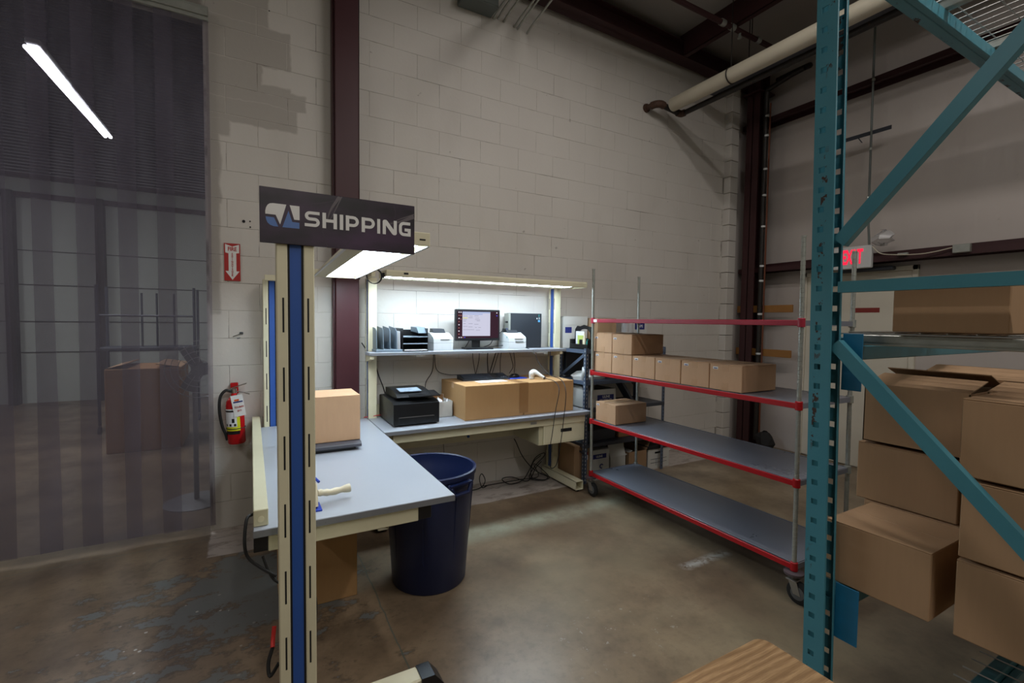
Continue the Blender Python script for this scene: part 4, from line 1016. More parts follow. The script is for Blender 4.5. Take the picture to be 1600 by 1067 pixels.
MB().box((x0, y0, T), (x1, y1, T+w)).box((x0, y0, T), (x0+w, y1, z1)).box((x1-w, y0, T), (x1, y1, z1)).box((x0, y0, T), (x1, y0+w, z1)).box((x0, y1-w, T), (x1, y1, z1+.03)).build('body', m_offw, ob_)
MB().box((x0+w, y1-w-.001, T+.01), (x1-w, y1-w, z1+.028)).box((x0+w, y0+w, T+.01), (x0+w+.001, y1-w, z1-.002)).build('lining', m_cardin, ob_)
for i in range(5):
    rnd = random.Random(i); c_ = (x0+.03+i*.022, y0+.05+rnd.random()*.1, z1-.02); V = [(c_[0]+rnd.uniform(-.03, .03), c_[1]+rnd.uniform(-.03, .03), c_[2]+rnd.uniform(-.02, .04)) for _ in range(6)]
    MB().add(V, [(0, 1, 2), (2, 1, 3), (3, 4, 2), (4, 5, 0), (0, 2, 4), (1, 5, 3)]).build('crumpled_paper', m_paper, ob_, smooth=False)
# keyboard, mouse, mat, paper, scanner
Z2 = 1.0465
kb = thing('keyboard', 'black keyboard lying on the golden brown carton', 'keyboard', (1.835, 3.80, Z2), rz=math.radians(-3))
MB().prism([(-.085, 0), (.085, 0), (.085, .042), (.06, .04), (-.06, .014), (-.085, .01)], 'x', -.225, .225).build('case', m_pc, kb, world=False)
ky = MB()
def key(cx, cyy, w): ky.box((cx-w/2, cyy-.0075, .014+(cyy+.06)*.13), (cx+w/2, cyy+.0075, .021+(cyy+.06)*.13), .002)
keys = []
for r in range(6):
    for q in range(15):
        keys.append((-.2+q*.0185, -.05+r*.0188, .016))
    for q in range(4):
        if r in (2,): continue
        keys.append((.145+q*.0175-.0, -.05+r*.0188, .015))
for (a, b_, w_) in keys:
    m = MB(); zz = .0155+(b_+.06)*.215; m.box((a-w_/2, b_-.0078, zz-.002), (a+w_/2, b_+.0078, zz+.006), .002); m.build('key', m_key, kb, world=False)
mt = tag(B((0, 0, 0), (.2, .17, .003), .001).build('mouse_mat', m_pad), 'blue mouse mat on the golden brown carton', 'mouse mat'); mt.location = (2.035, 3.70, Z2); mt.rotation_euler = (0, 0, -.08)
ms = thing('mouse', 'black computer mouse on the blue mat', 'mouse', (2.14, 3.78, Z2+.003))
V = MB().lathe([(0, .036), (.012, .035), (.022, .03), (.029, .02), (.031, .008), (.03, 0), (0, 0)], (0, 0, 0), 16)
V.v = [(x*1.0, y*1.75, z*(1-.25*(y*1.75 < -.02))) for x, y, z in V.v]; V.v = [(y, x, z) for x, y, z in V.v]; V.build('shell', m_black, ms, world=False)
MB().box((-.035, -.002, .028), (-.02, .002, .034), .001).build('wheel', m_greyrub, ms, world=False)
pp = tag(B((0, 0, 0), (.27, .12, .001)).build('paper_sheet', m_paper), 'white paper sheet sticking out below the keyboard', 'paper'); pp.location = (1.70, 3.57, Z2); pp.rotation_euler = (0, 0, .06)
bs = thing('barcode_scanner', 'white handheld barcode scanner lying on the golden brown carton', 'scanner', (2.27, 3.62, Z2))
MB().tube(spline([(2.252, 3.65, 1.060), (2.254, 3.648, 1.088), (2.268, 3.638, 1.105), (2.288, 3.618, 1.100), (2.315, 3.59, 1.078), (2.335, 3.572, 1.062)], 3), [.022, .025, .028, .031, .033, .032, .030, .027, .024, .021, .018, .016, .015, .015, .014, .014][:16], 12).build('body', m_white, bs)
MB().tube([(2.335, 3.572, 1.062), (2.345, 3.562, 1.054)], .012, 10).build('cable_boot', m_black, bs)
MB().tube([(2.252, 3.65, 1.0465), (2.252, 3.65, 1.065)], .024, 12).build('scan_head', m_white, bs)
cable('scanner_cable', [(2.345, 3.562, 1.056), (2.36, 3.43, 1.04), (2.335, 3.325, .98), (2.30, 3.325, .80), (2.27, 3.325, .60), (2.25, 3.34, .42), (2.28, 3.36, .30), (2.32, 3.37, .285), (2.35, 3.36, .33), (2.37, 3.34, .50), (2.39, 3.33, .70), (2.41, 3.328, .95), (2.43, 3.43, 1.052), (2.38, 3.55, 1.09), (2.33, 3.65, 1.19), (2.30, 3.68, 1.28), (2.26, 3.76, 1.325), (2.22, 3.80, 1.325)], .0035, m_rubber, 'black cable from the barcode scanner looping over the drawer front')

# ================================================================== ITEMS ON THE UPPER SHELF
Sz = 1.3155
fs = thing('file_sorter', 'grey upright file sorter with four fins at the left end of the upper shelf', 'organizer', (.95, 3.8, Sz))
B((.855, 3.71, Sz), (1.065, 3.97, Sz+.02), .003).build('base', m_trayp, fs)
for xx in (.862, .915, .968, 1.02):
    MB().prism([(3.72, Sz+.02), (3.96, Sz+.02), (3.965, Sz+.205), (3.77, Sz+.19), (3.735, Sz+.17)], 'x', xx, xx+.004).build('fin', m_trayp, fs)
B((.855, 3.962, Sz), (1.065, 3.968, Sz+.06)).build('back_lip', m_trayp, fs)
for i in range(3):
    o = solo(MB().prism([(3.725, Sz+.021), (3.94, Sz+.021), (3.94, Sz+.17), (3.735, Sz+.165)], 'x', 1.032+i*.008, 1.0345+i*.008), 'document', [m_paper, m_offw, m_paper][i], ['white sheet against the last fin of the file sorter', 'off-white sheet in the middle of the papers in the file sorter', 'white sheet nearest the stacked trays in the file sorter'][i], 'paper', (1.035+i*.008, 3.83, Sz+.021), 'papers in the file sorter')
ty_ = thing('letter_tray', 'black stacked letter trays beside the file sorter on the upper shelf', 'tray', (1.17, 3.82, Sz))
for xx in (1.068, 1.276): B((xx, 3.715, Sz), (xx+.004, 3.97, Sz+.19), .001).build('side', m_black, ty_)
B((1.07, 3.965, Sz), (1.278, 3.97, Sz+.175)).build('back', m_black, ty_)
for zz in (0, .06, .115): B((1.07, 3.71, Sz+zz), (1.278, 3.968, Sz+zz+.008), .002).build('tray_floor', m_trayp if zz else m_black, ty_)
MB().prism([(3.75, Sz+.15), (3.968, Sz+.16), (3.968, Sz+.20), (3.80, Sz+.195)], 'x', 1.21, 1.282).build('top_holder', m_trayp, ty_)
tag(B((1.08, 3.705, Sz+.010), (1.27, 3.93, Sz+.016)).build('document', m_paper), 'white paper stack lying in the bottom letter tray', 'paper')
def label_printer(label, cx, cyy, w):
    t = thing('label_printer', label, 'printer', (cx, cyy, Sz), 'white label printers on the upper shelf')
    d = .2; hw = w/2
    MB().prism([(-d/2, 0), (d/2, 0), (d/2, .15), (.0, .15), (-d/2+.015, .115), (-d/2-.002, .1), (-d/2-.004, .02)], 'x', -hw, hw).build('body', m_white, t, world=False)
    MB().prism([(-.012, .148), (d/2, .151), (d/2-.01, .186), (.025, .182)], 'x', -hw*.62, hw*.6).build('lid_window', m_pc, t, world=False)
    B((-hw*.3, -d/2-.006, .092), (hw*.62, -d/2+.006, .097)).build('label_slot', m_greybox, t, world=False)
    B((-hw-.001, -d/2-.003, .064), (hw+.001, -d/2+.19, .066)).build('parting_line', m_greyrub, t, world=False)
    B((-hw-.0008, -d/2+.03, .10), (-hw+.001, -d/2+.04, .115)).build('emblem', m_green, t, world=False)
    return t
p1 = label_printer('white label printer between the letter trays and the monitor', 1.432, 3.86, .175)
p2 = label_printer('white label printer in front of the computer tower', 2.165, 3.87, .185)
B((-.02, -.107, .062), (.062, -.098, .072)).build('label_exit', m_greybox, p2, world=False)
# monitor
mo = thing('monitor', 'black flat monitor showing an open document window on the upper shelf', 'monitor', (1.79, 3.87, Sz))
zl = 1.392; mx0, mx1 = 1.583, 2.028; my = 3.86
B((mx0, my, zl), (mx1, my+.035, zl+.283), .006).build('bezel', m_black, mo)
scn = B((mx0+.016, my-.0008, zl+.024), (mx1-.016, my+.001, zl+.267)).build('screen', m_screen, mo)
def scr(u0, v0, u1, v1, mat, name='screen_window', d=.0004):
    W_, H_ = mx1-mx0-.032, .243
    return B((mx0+.016+u0*W_, my-.0008-d, zl+.267-v1*H_), (mx0+.016+u1*W_, my-.0006, zl+.267-v0*H_)).build(name, mat, scn)
scr(.12, .02, .79, .92, m_window); scr(.12, .02, .79, .07, m_scrbar, 'title_bar', .0006); scr(.12, .09, .60, .13, m_scrbar, 'tool_bar', .0006)
scr(.13, .24, .24, .27, m_scry, 'field', .0006)
tx = MB(); rnd = random.Random(4)
for (u, v, w_) in [(.14, .18, .1), (.28, .18, .08), (.40, .17, .1), (.14, .30, .08), (.14, .36, .06), (.26, .24, .1), (.42, .25, .1), (.42, .31, .12), (.46, .35, .08), (.14, .46, .06), (.26, .46, .1), (.40, .48, .1), (.14, .56, .1), (.26, .58, .1), (.42, .60, .04), (.5, .60, .06), (.14, .68, .26), (.44, .70, .1)]:
    W_, H_ = mx1-mx0-.032, .243
    tx.box((mx0+.016+u*W_, my-.0018, zl+.267-(v+.012)*H_), (mx0+.016+(u+w_)*W_, my-.0012, zl+.267-v*H_))
tx.build('screen_text', m_scrtxt, scn, kind='stuff')
for i in range(8): scr(.025, .03+i*.115, .055, .065+i*.115, [m_scrw, m_scrr, m_scrw, m_scrr][i % 4], 'icon')
for (u, v, mt_) in ((.07, .03, m_scrw), (.07, .15, m_scrr), (.07, .28, m_scrr), (.94, .03, m_scrw), (.94, .14, m_scrb), (.03, .955, m_scrw), (.08, .955, m_scrw), (.12, .955, m_scrr), (.16, .955, m_scrb)): scr(u, v, u+.03, v+.035, mt_, 'icon')
MB().box((1.755, my+.02, Sz+.015), (1.835, my+.035, zl+.05), .003).build('neck', m_black, mo)
MB().prism([(1.66, 3.80), (1.93, 3.80), (1.92, 3.95), (1.68, 3.95)], 'z', Sz, Sz+.014).build('stand', m_black, mo)
pc = thing('computer_tower', 'black desktop computer tower standing sideways on the upper shelf', 'computer', (2.36, 3.93, Sz))
B((2.155, 3.885, Sz), (2.505, 3.98, Sz+.335), .004).build('case', m_pc, pc)
B((2.135, 3.887, Sz+.003), (2.1545, 3.978, Sz+.332)).build('rear_panel', m_zinc, pc)
for (z, mt_) in ((.24, m_black), (.17, m_bluepr), (.13, m_bluepr), (.08, m_black)): B((2.118, 3.90, Sz+z), (2.136, 3.93, Sz+z+.018), .003).build('plug', mt_, pc)
B((2.468, 3.8835, Sz+.305), (2.476, 3.886, Sz+.325)).build('sticker', m_green, pc); B((2.462, 3.8835, Sz+.252), (2.484, 3.886, Sz+.272)).build('sticker', paint('sticker_sky', C(90, 160, 210)), pc)
B((2.468, 3.8835, Sz+.278), (2.482, 3.886, Sz+.298)).build('sticker', m_zinc, pc); B((2.445, 3.8835, Sz+.28), (2.455, 3.886, Sz+.292)).build('sticker', m_white_print, pc)
# wall cables behind the far bench
GC = 'black cables hanging behind the far bench'
cl = [((.80, 3.985, 1.38), (.90, 3.985, 1.22), (.94, 3.985, 1.1), (.98, 3.965, .98), (1.0, 3.93, .86)), ((1.43, 3.99, 1.29), (1.42, 4.0, 1.12), (1.36, 4.0, 1.02), (1.34, 3.96, .93)),
      ((1.435, 3.99, 1.29), (1.46, 4.0, 1.13), (1.56, 4.0, 1.08), (1.72, 4.0, 1.07)), ((1.81, 3.99, 1.29), (1.82, 4.0, 1.2), (1.845, 4.0, 1.07)), ((1.88, 3.99, 1.29), (1.88, 4.0, 1.2), (1.85, 4.0, 1.07)),
      ((1.97, 3.99, 1.29), (1.97, 4.0, 1.2), (1.98, 4.0, 1.06)), ((2.06, 3.99, 1.29), (2.03, 4.0, 1.18), (1.99, 4.0, 1.06)), ((2.09, 3.99, 1.29), (2.06, 4.0, 1.18), (2.02, 4.0, 1.06)), ((2.12, 3.99, 1.29), (2.11, 4.0, 1.2), (2.11, 4.0, 1.06)),
      ((2.20, 3.99, 1.29), (2.24, 4.0, 1.18), (2.25, 4.0, 1.12), (2.21, 4.0, 1.06)), ((2.25, 3.99, 1.29), (2.27, 4.0, 1.16), (2.265, 4.0, 1.06))]
cn = ['black cable running from the shelf end down behind the laser printer', 'black cable curving down to the right of the laser printer', 'thin cable bowing right behind the golden cartons', 'black cable below the monitor, left of a crossing pair', 'black cable below the monitor, right of a crossing pair',
      'black cable in the bundle below the monitor, leftmost', 'black cable slanting in the bundle below the monitor', 'second slanting cable in the bundle below the monitor', 'straight black cable right of the bundle below the monitor', 'black cable below the right label printer, bent near its end', 'black cable below the computer tower, rightmost of all']
for i, p in enumerate(cl): cable('hanging_cable', p, .0045 if i in (5, 6, 0) else .003, m_rubber, cn[i], 'cable', GC)
cable('monitor_cable', [(1.75, 3.90, 1.42), (1.73, 3.93, 1.36), (1.72, 3.96, 1.325)], .003, m_rubber, 'short black cable behind the monitor neck')
cable('monitor_cable', [(2.12, 3.92, 1.50), (2.02, 3.95, 1.42), (1.98, 3.97, 1.35), (1.9, 3.94, 1.325), (2.08, 3.88, 1.345), (2.1, 3.86, 1.34)], .004, m_rubber, 'black cable looping from computer tower towards the right label printer')
cable('network_cable', [(.80, 3.90, .772), (.88, 3.86, .785), (.95, 3.88, .79), (1.0, 3.94, .80)], .004, m_redwire, 'red cable crossing behind the laser printer')
# floor cables
fc = [(2.245, 3.95, .42), (2.27, 3.95, .38), (2.33, 3.94, .25), (2.42, 3.92, .13), (2.52, 3.9, .05), (2.58, 3.85, .02), (2.5, 3.8, .012), (2.4, 3.9, .02), (2.5, 3.97, .1), (2.6, 3.95, .2), (2.58, 3.93, .24), (2.48, 3.93, .2), (2.4, 3.92, .08), (2.3, 3.88, .015), (2.15, 3.86, .012), (2.1, 3.92, .05), (2.2, 3.9, .06), (2.35, 3.85, .015), (2.5, 3.94, .1), (2.57, 3.95, .15)]
cable('floor_cable', fc, .0045, m_rubber, 'tangled black cable heap at the foot of the far bench by the wall')
cable('floor_cable', [(2.55, 3.93, .22), (2.45, 3.92, .16), (2.42, 3.9, .03), (2.5, 3.82, .012), (2.6, 3.85, .012), (2.56, 3.93, .08), (2.47, 3.94, .14), (2.5, 3.9, .02), (2.3, 3.93, .01), (2.05, 3.93, .01), (1.9, 3.93, .01)], .004, m_rubber, 'second black cable in the tangle, trailing left along the wall base')
cable('floor_cable', [(1.95, 3.93, .01), (1.88, 3.9, .01), (1.86, 3.92, .09), (1.89, 3.93, .13), (1.92, 3.92, .06), (1.86, 3.9, .01), (1.72, 3.88, .01), (1.55, 3.9, .01)], .0045, m_rubber, 'black cable with a small upright loop on the floor behind the blue bin')
cable('hanging_cable', [(1.52, 3.975, .46), (1.53, 3.985, .3), (1.50, 3.985, .15), (1.50, 3.96, .02)], .0025, m_greyrub, 'thin grey cable hanging down the wall behind the blue bin')

# ================================================================== FIRE EXTINGUISHER AND WALL SIGNS
fe = thing('fire_extinguisher', 'red fire extinguisher with black hose and white tag hanging on the block wall', 'extinguisher', (-.098, 3.955, .655)); fe.rotation_euler = (0, math.radians(-2.5), 0)
ex = MB().lathe([(0, 0), (.052, 0), (.058, .01), (.058, .28), (.052, .31), (.036, .335), (.02, .345), (.018, .37), (0, .37)], (0, 0, 0), 28); ex.build('cylinder', m_extred, fe, world=False)
def shell(a0, a1, z0, z1, r, name, mat):
    V = []; F = []; n_ = 10
    for i in range(n_+1):
        a = math.radians(a0+(a1-a0)*i/n_)
        for z in (z0, z1): V.append((r*math.cos(a), r*math.sin(a), z))
    for i in range(n_): F.append((2*i, 2*i+2, 2*i+3, 2*i+1))
    return MB().add(V, F).build(name, mat, fe, world=False)
shell(-175, -70, .13, .26, .0588, 'instruction_label', m_paper); shell(-175, -60, .10, .13, .0589, 'yellow_band', m_yellow); shell(-80, -60, .12, .20, .0591, 'yellow_band', m_yellow); shell(-175, -65, .075, .098, .0592, 'black_band', m_black)
for i, a in enumerate((-160, -130, -100)): shell(a, a+14, .135, .152, .0594, 'pictogram', m_black)
shell(-112, -95, .16, .19, .0594, 'pictogram', m_black); shell(-170, -95, .238, .25, .0594, 'pictogram', m_black)
MB().torus((0, 0, .115), .0605, .003, 'z', 28, 5).build('strap', m_rubber, fe, world=False)
MB().lathe([(.016, .365), (.02, .37), (.02, .40), (.014, .405), (0, .405)], (0, 0, 0), 14).build('valve', m_chrome, fe, world=False)
MB().bar((-.02, 0, .405), (.085, -.01, .435), .02, .006).build('lever', m_chrome, fe, world=False); MB().bar((-.01, 0, .392), (.10, -.015, .355), .022, .005).build('carry_handle', m_chrome, fe, world=False)
MB().tube(spline([(-.018, -.01, .385), (-.05, -.02, .395), (-.085, -.02, .35), (-.095, -.015, .25), (-.085, -.01, .14), (-.066, -.005, .07), (-.06, 0, .03)]), .010, 10).build('hose', m_rubber, fe, world=False)
MB().box((-.02, .03, .36), (.03, .065, .44), .004).build('wall_bracket', m_extred, fe, world=False)
tgp = MB().obox((.025, -.068, .285), (.075, .001, .155), (1, -.05, .12), (0, 1, 0), (-.12, 0, 1)).build('inspection_tag', m_white_print, fe, world=False)
tg2 = MB().obox((.016, -.0695, .325), (.03, .001, .012), (1, -.05, .12), (0, 1, 0), (-.12, 0, 1)).build('tag_print', m_orange, fe, world=False)
MB().obox((.024, -.0698, .312), (.06, .001, .010), (1, -.05, .12), (0, 1, 0), (-.12, 0, 1)).build('tag_print', m_bluepr, fe, world=False)
for dz, s_, tx_ in ((.275, .019, '733-8603'), (.248, .018, '2015')):
    t_ = text('tag_text', tx_, s_, m_redsign, fe, (0, 0, 0), (PI/2, math.radians(-7), 0), .0003, .0003, .8); t_.location = (.03, -.0712, dz)

fsn = thing('fire_sign', 'red and white fire extinguisher arrow sign on the block wall', 'sign', (-.113, 4.02, 1.845))
fx0, fx1, fz0, fz1 = -.165, -.063, 1.845, 2.118; fy = 4.021
B((fx0, fy, fz0), (fx1, fy+.003, fz1)).build('plate', m_redsign, fsn)
fw, fh = fx1-fx0, fz1-fz0
def fp(u, v): return (fx0+u*fw, fz1-v*fh)
ar = [fp(*p) for p in ((.07, .025), (.5, .085), (.93, .025), (.93, .25), (.75, .26), (.75, .74), (.95, .74), (.5, .975), (.07, .74), (.27, .74), (.27, .27), (.07, .25))]
mbx = MB()
for quad in ((0, 1, 10, 11), (1, 2, 3, 4), (1, 4, 10), (4, 5, 9, 10), (5, 6, 7), (5, 7, 9), (7, 8, 9)):
    mbx.add([(ar[i][0], fy-.0008, ar[i][1]) for i in quad], [tuple(range(len(quad)))])
mbx.build('arrow', m_white_print, fsn, smooth=False)
text('lettering', 'FIRE', .040, m_redsign, fsn, (fx0+fw*.5, fy-.0014, fz1-fh*.155), RF, .0004, .0012, .78)
for i, ch in enumerate('EXTINGUISHER'): text('lettering', ch, .0185, m_redsign, fsn, (fx0+fw*.5, fy-.0014, fz1-fh*(.285+i*.0525)), RF, .0004, .0005, .9)
hk = thing('wall_hook', 'small metal bracket screwed to the block wall above the fire extinguisher', 'hook', (-.08, 4.02, 1.445))
MB().bar((-.115, 4.02, 1.435), (-.055, 4.0, 1.46), .012, .004).build('arm', m_chrome, hk); MB().box((-.075, 4.018, 1.452), (-.05, 4.028, 1.468), .002).build('plate', m_darksteel, hk); MB().tube([(-.09, 4.028, 1.42), (-.07, 4.02, 1.425)], .003, 6).build('screw', m_darksteel, hk)

# electric box and conduits
eb = thing('junction_box', 'grey-green electrical box high on the block wall', 'electrical box', (1.81, 3.95, 4.38))
B((1.645, 3.86, 4.385), (1.98, 4.028, 4.82), .006).build('enclosure', m_greybox, eb); B((1.65, 3.853, 4.395), (1.975, 3.862, 4.80), .003).build('cover', m_greybox, eb)
GCo = 'steel conduits beside the electrical box'
for i, (x, z) in enumerate(((2.01, 4.395), (2.06, 4.41), (2.12, 4.40), (2.235, 4.385), (2.27, 4.38), (2.375, 4.37))):
    solo(MB().tube([(x, 4.028, z), (x+.0, 3.96, z+.02), (x, 3.9, z+.03), (x, 2.6, z+.06+.03*i)], .010, 8), 'conduit', m_zinc, ['steel conduit right next to the electrical box', 'second conduit from the electrical box', 'third conduit from the electrical box', 'fourth conduit from the electrical box, first after a gap', 'fifth conduit from the electrical box', 'lone last conduit, farthest from the electrical box'][i], 'conduit', (x, 4.028, z), GCo)

# ---- overhead pipes
wp = thing('overhead_pipe', 'thick old white pipe running under the roof out from the block wall', 'pipe', (4.18, 2.5, 4.08))
MB().tube([(4.18, 3.86, 4.03), (4.19, 3.82, 4.035)], [.05, .073], 20).build('pipe_end', m_rust, wp)
MB().tube([(4.18, 3.83, 4.03), (4.18, -3.9, 4.03)], .073, 24).build('pipe', m_pipewhite, wp)
MB().torus((4.18, 3.1, 4.03), .078, .006, 'y', 20, 6).tube([(4.18, 3.1, 4.1), (4.18, 3.1, 4.8)], .005, 6).build('hanger', m_darkpipe, wp)
bp = thing('iron_pipe', 'black iron pipe with rusty elbows beside the thick white pipe', 'pipe', (4.2, 3.9, 4.0))
MB().lathe([(.05, 0), (.045, -.02), (0, -.02)], (3.97, 4.028, 4.02), 16, 'y').build('wall_flange', m_rust, bp)
MB().tube([(3.97, 4.02, 4.02), (3.975, 3.93, 4.02)], .03, 12).build('nipple', m_rust, bp)
MB().tube(spline([(3.975, 3.95, 4.02), (3.99, 3.90, 4.02), (4.03, 3.87, 4.02), (4.08, 3.87, 4.015)], 4), .04, 14).build('elbow', m_rust, bp)
MB().tube([(4.06, 3.87, 4.015), (4.34, 3.87, 3.985)], .032, 12).build('run', m_darkpipe, bp)
MB().tube(spline([(4.3, 3.87, 3.985), (4.35, 3.86, 3.98), (4.37, 3.82, 3.985)], 4), .038, 12).build('elbow', m_rust, bp)
MB().tube([(4.37, 3.83, 3.985), (4.36, -3.9, 3.985)], .03, 12).build('run', m_darkpipe, bp)
tr = thing('cable_tray', 'dark steel tray running above the black iron pipe', 'tray', (4.8, 0, 4.28))
MB().box((4.66, -3.9, 4.27), (4.82, 3.8, 4.276)).box((4.66, -3.9, 4.27), (4.665, 3.8, 4.36)).box((4.815, -3.9, 4.27), (4.82, 3.8, 4.36)).build('tray', m_darksteel, tr)
for y in (3.3, 2.0, .6): MB().tube([(4.74, y, 4.36), (4.74, y, 4.85)], .005, 6).build('rod', m_darkpipe, tr)
sp = thing('sprinkler_pipe', 'thin maroon sprinkler pipe crossing under the roof', 'pipe', (4.0, 3.19, 4.6))
MB().tube([(1.5, 3.19, 4.6), (5.3, 3.19, 4.57)], .026, 10).build('pipe', m_maroon, sp)
for x in (4.15, 4.3, 4.72): MB().lathe([(.032, -.03), (.034, 0), (.032, .03)], (x, 3.19, 4.58), 12, 'x').build('coupling', m_zinc, sp)
for x in (3.4, 4.62): MB().tube([(x, 3.19, 4.61), (x, 3.19, 4.88)], .005, 6).build('hanger_rod', m_darkpipe, sp)
MB().lathe([(.01, 4.50), (.022, 4.505), (.012, 4.54), (.016, 4.57)], (4.42, 3.19, 0), 10).build('sprinkler_head', m_zinc, sp)
dpipe = thing('drain_pipe', 'black vertical pipe with white straps and copper line in the room corner', 'pipe', (5.62, 3.62, .1))
MB().tube([(5.60, 3.19, 4.53)] + spline([(5.60, 3.23, 4.54), (5.60, 3.58, 4.47), (5.61, 3.635, 4.46), (5.615, 3.65, 4.41)], 3)[1:] + [(5.62, 3.64, .1)], .03, 12).build('pipe', m_darkpipe, dpipe)
MB().tube([(5.63, 3.605, 4.3), (5.63, 3.60, .2)], .011, 8).build('copper_line', m_copper, dpipe)
MB().tube(spline([(5.60, 3.19, 4.53), (5.66, 3.17, 4.56), (5.72, 3.25, 4.60), (5.74, 3.6, 4.60)], 4), .03, 12).build('top_bend', m_darkpipe, dpipe)
for z in (4.149, 3.909, 3.5, 3.179, 2.793, 2.302, 2.117, 1.7, 1.2, .8): MB().lathe([(.032, z-.012), (.034, z), (.032, z+.012)], (5.62, 3.64, 0), 12).build('strap', m_white, dpipe)
rag = thing('dark_rag', 'crumpled black bag hanging at the foot of the corner pipe', 'bag', (5.6, 3.5, .05))
V = []; rnd = random.Random(9)
m = MB().lathe([(0, .0), (.06, .02), (.10, .08), (.09, .16), (.05, .21), (0, .22)], (5.6, 3.50, .01), 12)
m.v = [(x+rnd.uniform(-.02, .02), y*1.0+rnd.uniform(-.03, .03), z+rnd.uniform(-.015, .015)) for x, y, z in m.v]; m.build('cloth', m_darkcloth, rag)
# exit sign, conduit, strut
es = thing('exit_sign', 'white EXIT sign with glowing red letters above the cream door', 'sign', (5.62, 2.62, 2.18))
B((5.60, 2.44, 2.175), (5.65, 2.80, 2.41), .006).build('housing', m_white, es)
for i, ch in enumerate('EXIT'): text('letter', ch, .21, m_exit, es, (5.597, 2.692-i*.050, 2.292), RL, .001, .006, .42)
MB().box((5.65, 2.58, 2.26), (5.66, 2.66, 2.34)).build('mount', m_darksteel, es)
cd = thing('wall_conduit', 'thin vertical conduit rising from the exit sign up the insulated wall', 'conduit', (5.62, 2.49, 2.45))
MB().tube([(5.62, 2.47, 2.40), (5.62, 2.49, 2.7), (5.62, 2.51, 4.9)], .011, 8).build('conduit', m_greybox, cd)
for z in (4.1, 3.4, 2.9): MB().lathe([(.014, z-.012), (.016, z), (.014, z+.012)], (5.62, 2.50, 0), 10).build('coupling', m_zinc, cd)
st_ = thing('strut_channel', 'short perforated steel strut across the vertical conduit', 'bracket', (5.64, 2.55, 3.55))
m = MB().box((5.635, 2.33, 3.55), (5.64, 2.80, 3.59)); 
for k_ in range(9): m.box((5.634, 2.36+k_*.05, 3.563), (5.636, 2.38+k_*.05, 3.575))
m.build('strut', m_darksteel, st_); MB().bar((5.63, 2.62, 3.55), (5.62, 2.58, 3.49), .015, .004).build('clip', m_darksteel, st_)
cable('exit_wire', [(5.60, 2.433, 2.389), (5.60, 2.36, 2.31), (5.60, 2.226, 2.28), (5.60, 2.05, 2.265), (5.61, 1.926, 2.275), (5.62, 1.80, 2.30)], .005, m_pipewhite, 'white wire from the exit sign to a small wall box', 'wire')
jb = thing('outlet_box', 'small grey steel outlet box on the girt right of the exit sign', 'electrical box', (5.63, 1.74, 2.25))
B((5.60, 1.68, 2.245), (5.65, 1.80, 2.32), .004).build('box', m_zinc, jb); B((5.61, 2.14, 2.27), (5.65, 2.22, 2.295), .003).build('clamp', m_zinc, jb)
pb = MB().lathe([(0, 0), (.05, .01), (.085, .04), (.07, .09), (.04, .13), (.0, .14)], (5.62, 2.35, 2.40), 9); rnd = random.Random(2)
pb.v = [(x+rnd.uniform(-.01, .01), y+rnd.uniform(-.035, .035), z+rnd.uniform(-.02, .02)) for x, y, z in pb.v]
solo(pb, 'plastic_bag', m_film, 'crumpled clear plastic bag stuck above the exit sign', 'bag', (5.62, 2.35, 2.40))

# ================================================================== GREY SHELVING UNIT
gs = thing('shelving_unit', 'slate grey slotted steel shelving unit between the far bench and the red-edged cart', 'shelving', (3.35, 3.78, 0))
gx0, gx1, gy0, gy1 = 2.80, 3.87, 3.55, 3.99
for (x, y) in ((gx0, gy0), (gx1, gy0), (gx0, gy1), (gx1, gy1)):
    sx = 1 if x == gx0 else -1; sy = 1 if y == gy0 else -1
    pm = MB(); zz = .03
    pm.box((x, y, 0), (x+sx*.004, y+sy*.036, 1.32)); pm.box((x, y, 0), (x+sx*.036, y+sy*.003, 1.32))
    p_ = pm.build('post', m_shelfblue, gs)
    hl = MB()
    while zz < 1.31: hl.box((x+sx*.012, y-sy*.0006, zz), (x+sx*.020, y+sy*.001, zz+.016)); hl.box((x-sx*.0006, y+sy*.015, zz), (x+sx*.001, y+sy*.023, zz+.016)); zz += .038
    hl.build('slot_holes', m_blackm if y == gy0 and x != gx0 else m_offw if x == gx0 else m_blackm, p_, kind='stuff')
for z in (1.305, 1.0, .73, .385, .09):
    if z == .09: continue
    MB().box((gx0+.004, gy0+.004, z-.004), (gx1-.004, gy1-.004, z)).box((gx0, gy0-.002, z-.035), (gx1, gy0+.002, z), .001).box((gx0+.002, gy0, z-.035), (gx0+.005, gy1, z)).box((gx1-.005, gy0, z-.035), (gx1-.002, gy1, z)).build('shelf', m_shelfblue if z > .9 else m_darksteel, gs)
MB().bar((gx0+.002, gy0+.01, 1.27), (gx0+.002, gy1-.02, 1.02), .004, .03, up=(0, 0, 1)).build('brace', m_shelfblue, gs)
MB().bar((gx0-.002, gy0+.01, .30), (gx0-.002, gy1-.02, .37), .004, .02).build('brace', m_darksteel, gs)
MB().bar((gx1-.4, gy1-.01, 1.2), (gx1-.01, gy1-.01, .85), .004, .03).bar((gx0+.05, gy1-.008, .85), (gx1-.02, gy1-.008, .62), .004, .05).build('brace', m_darksteel, gs)
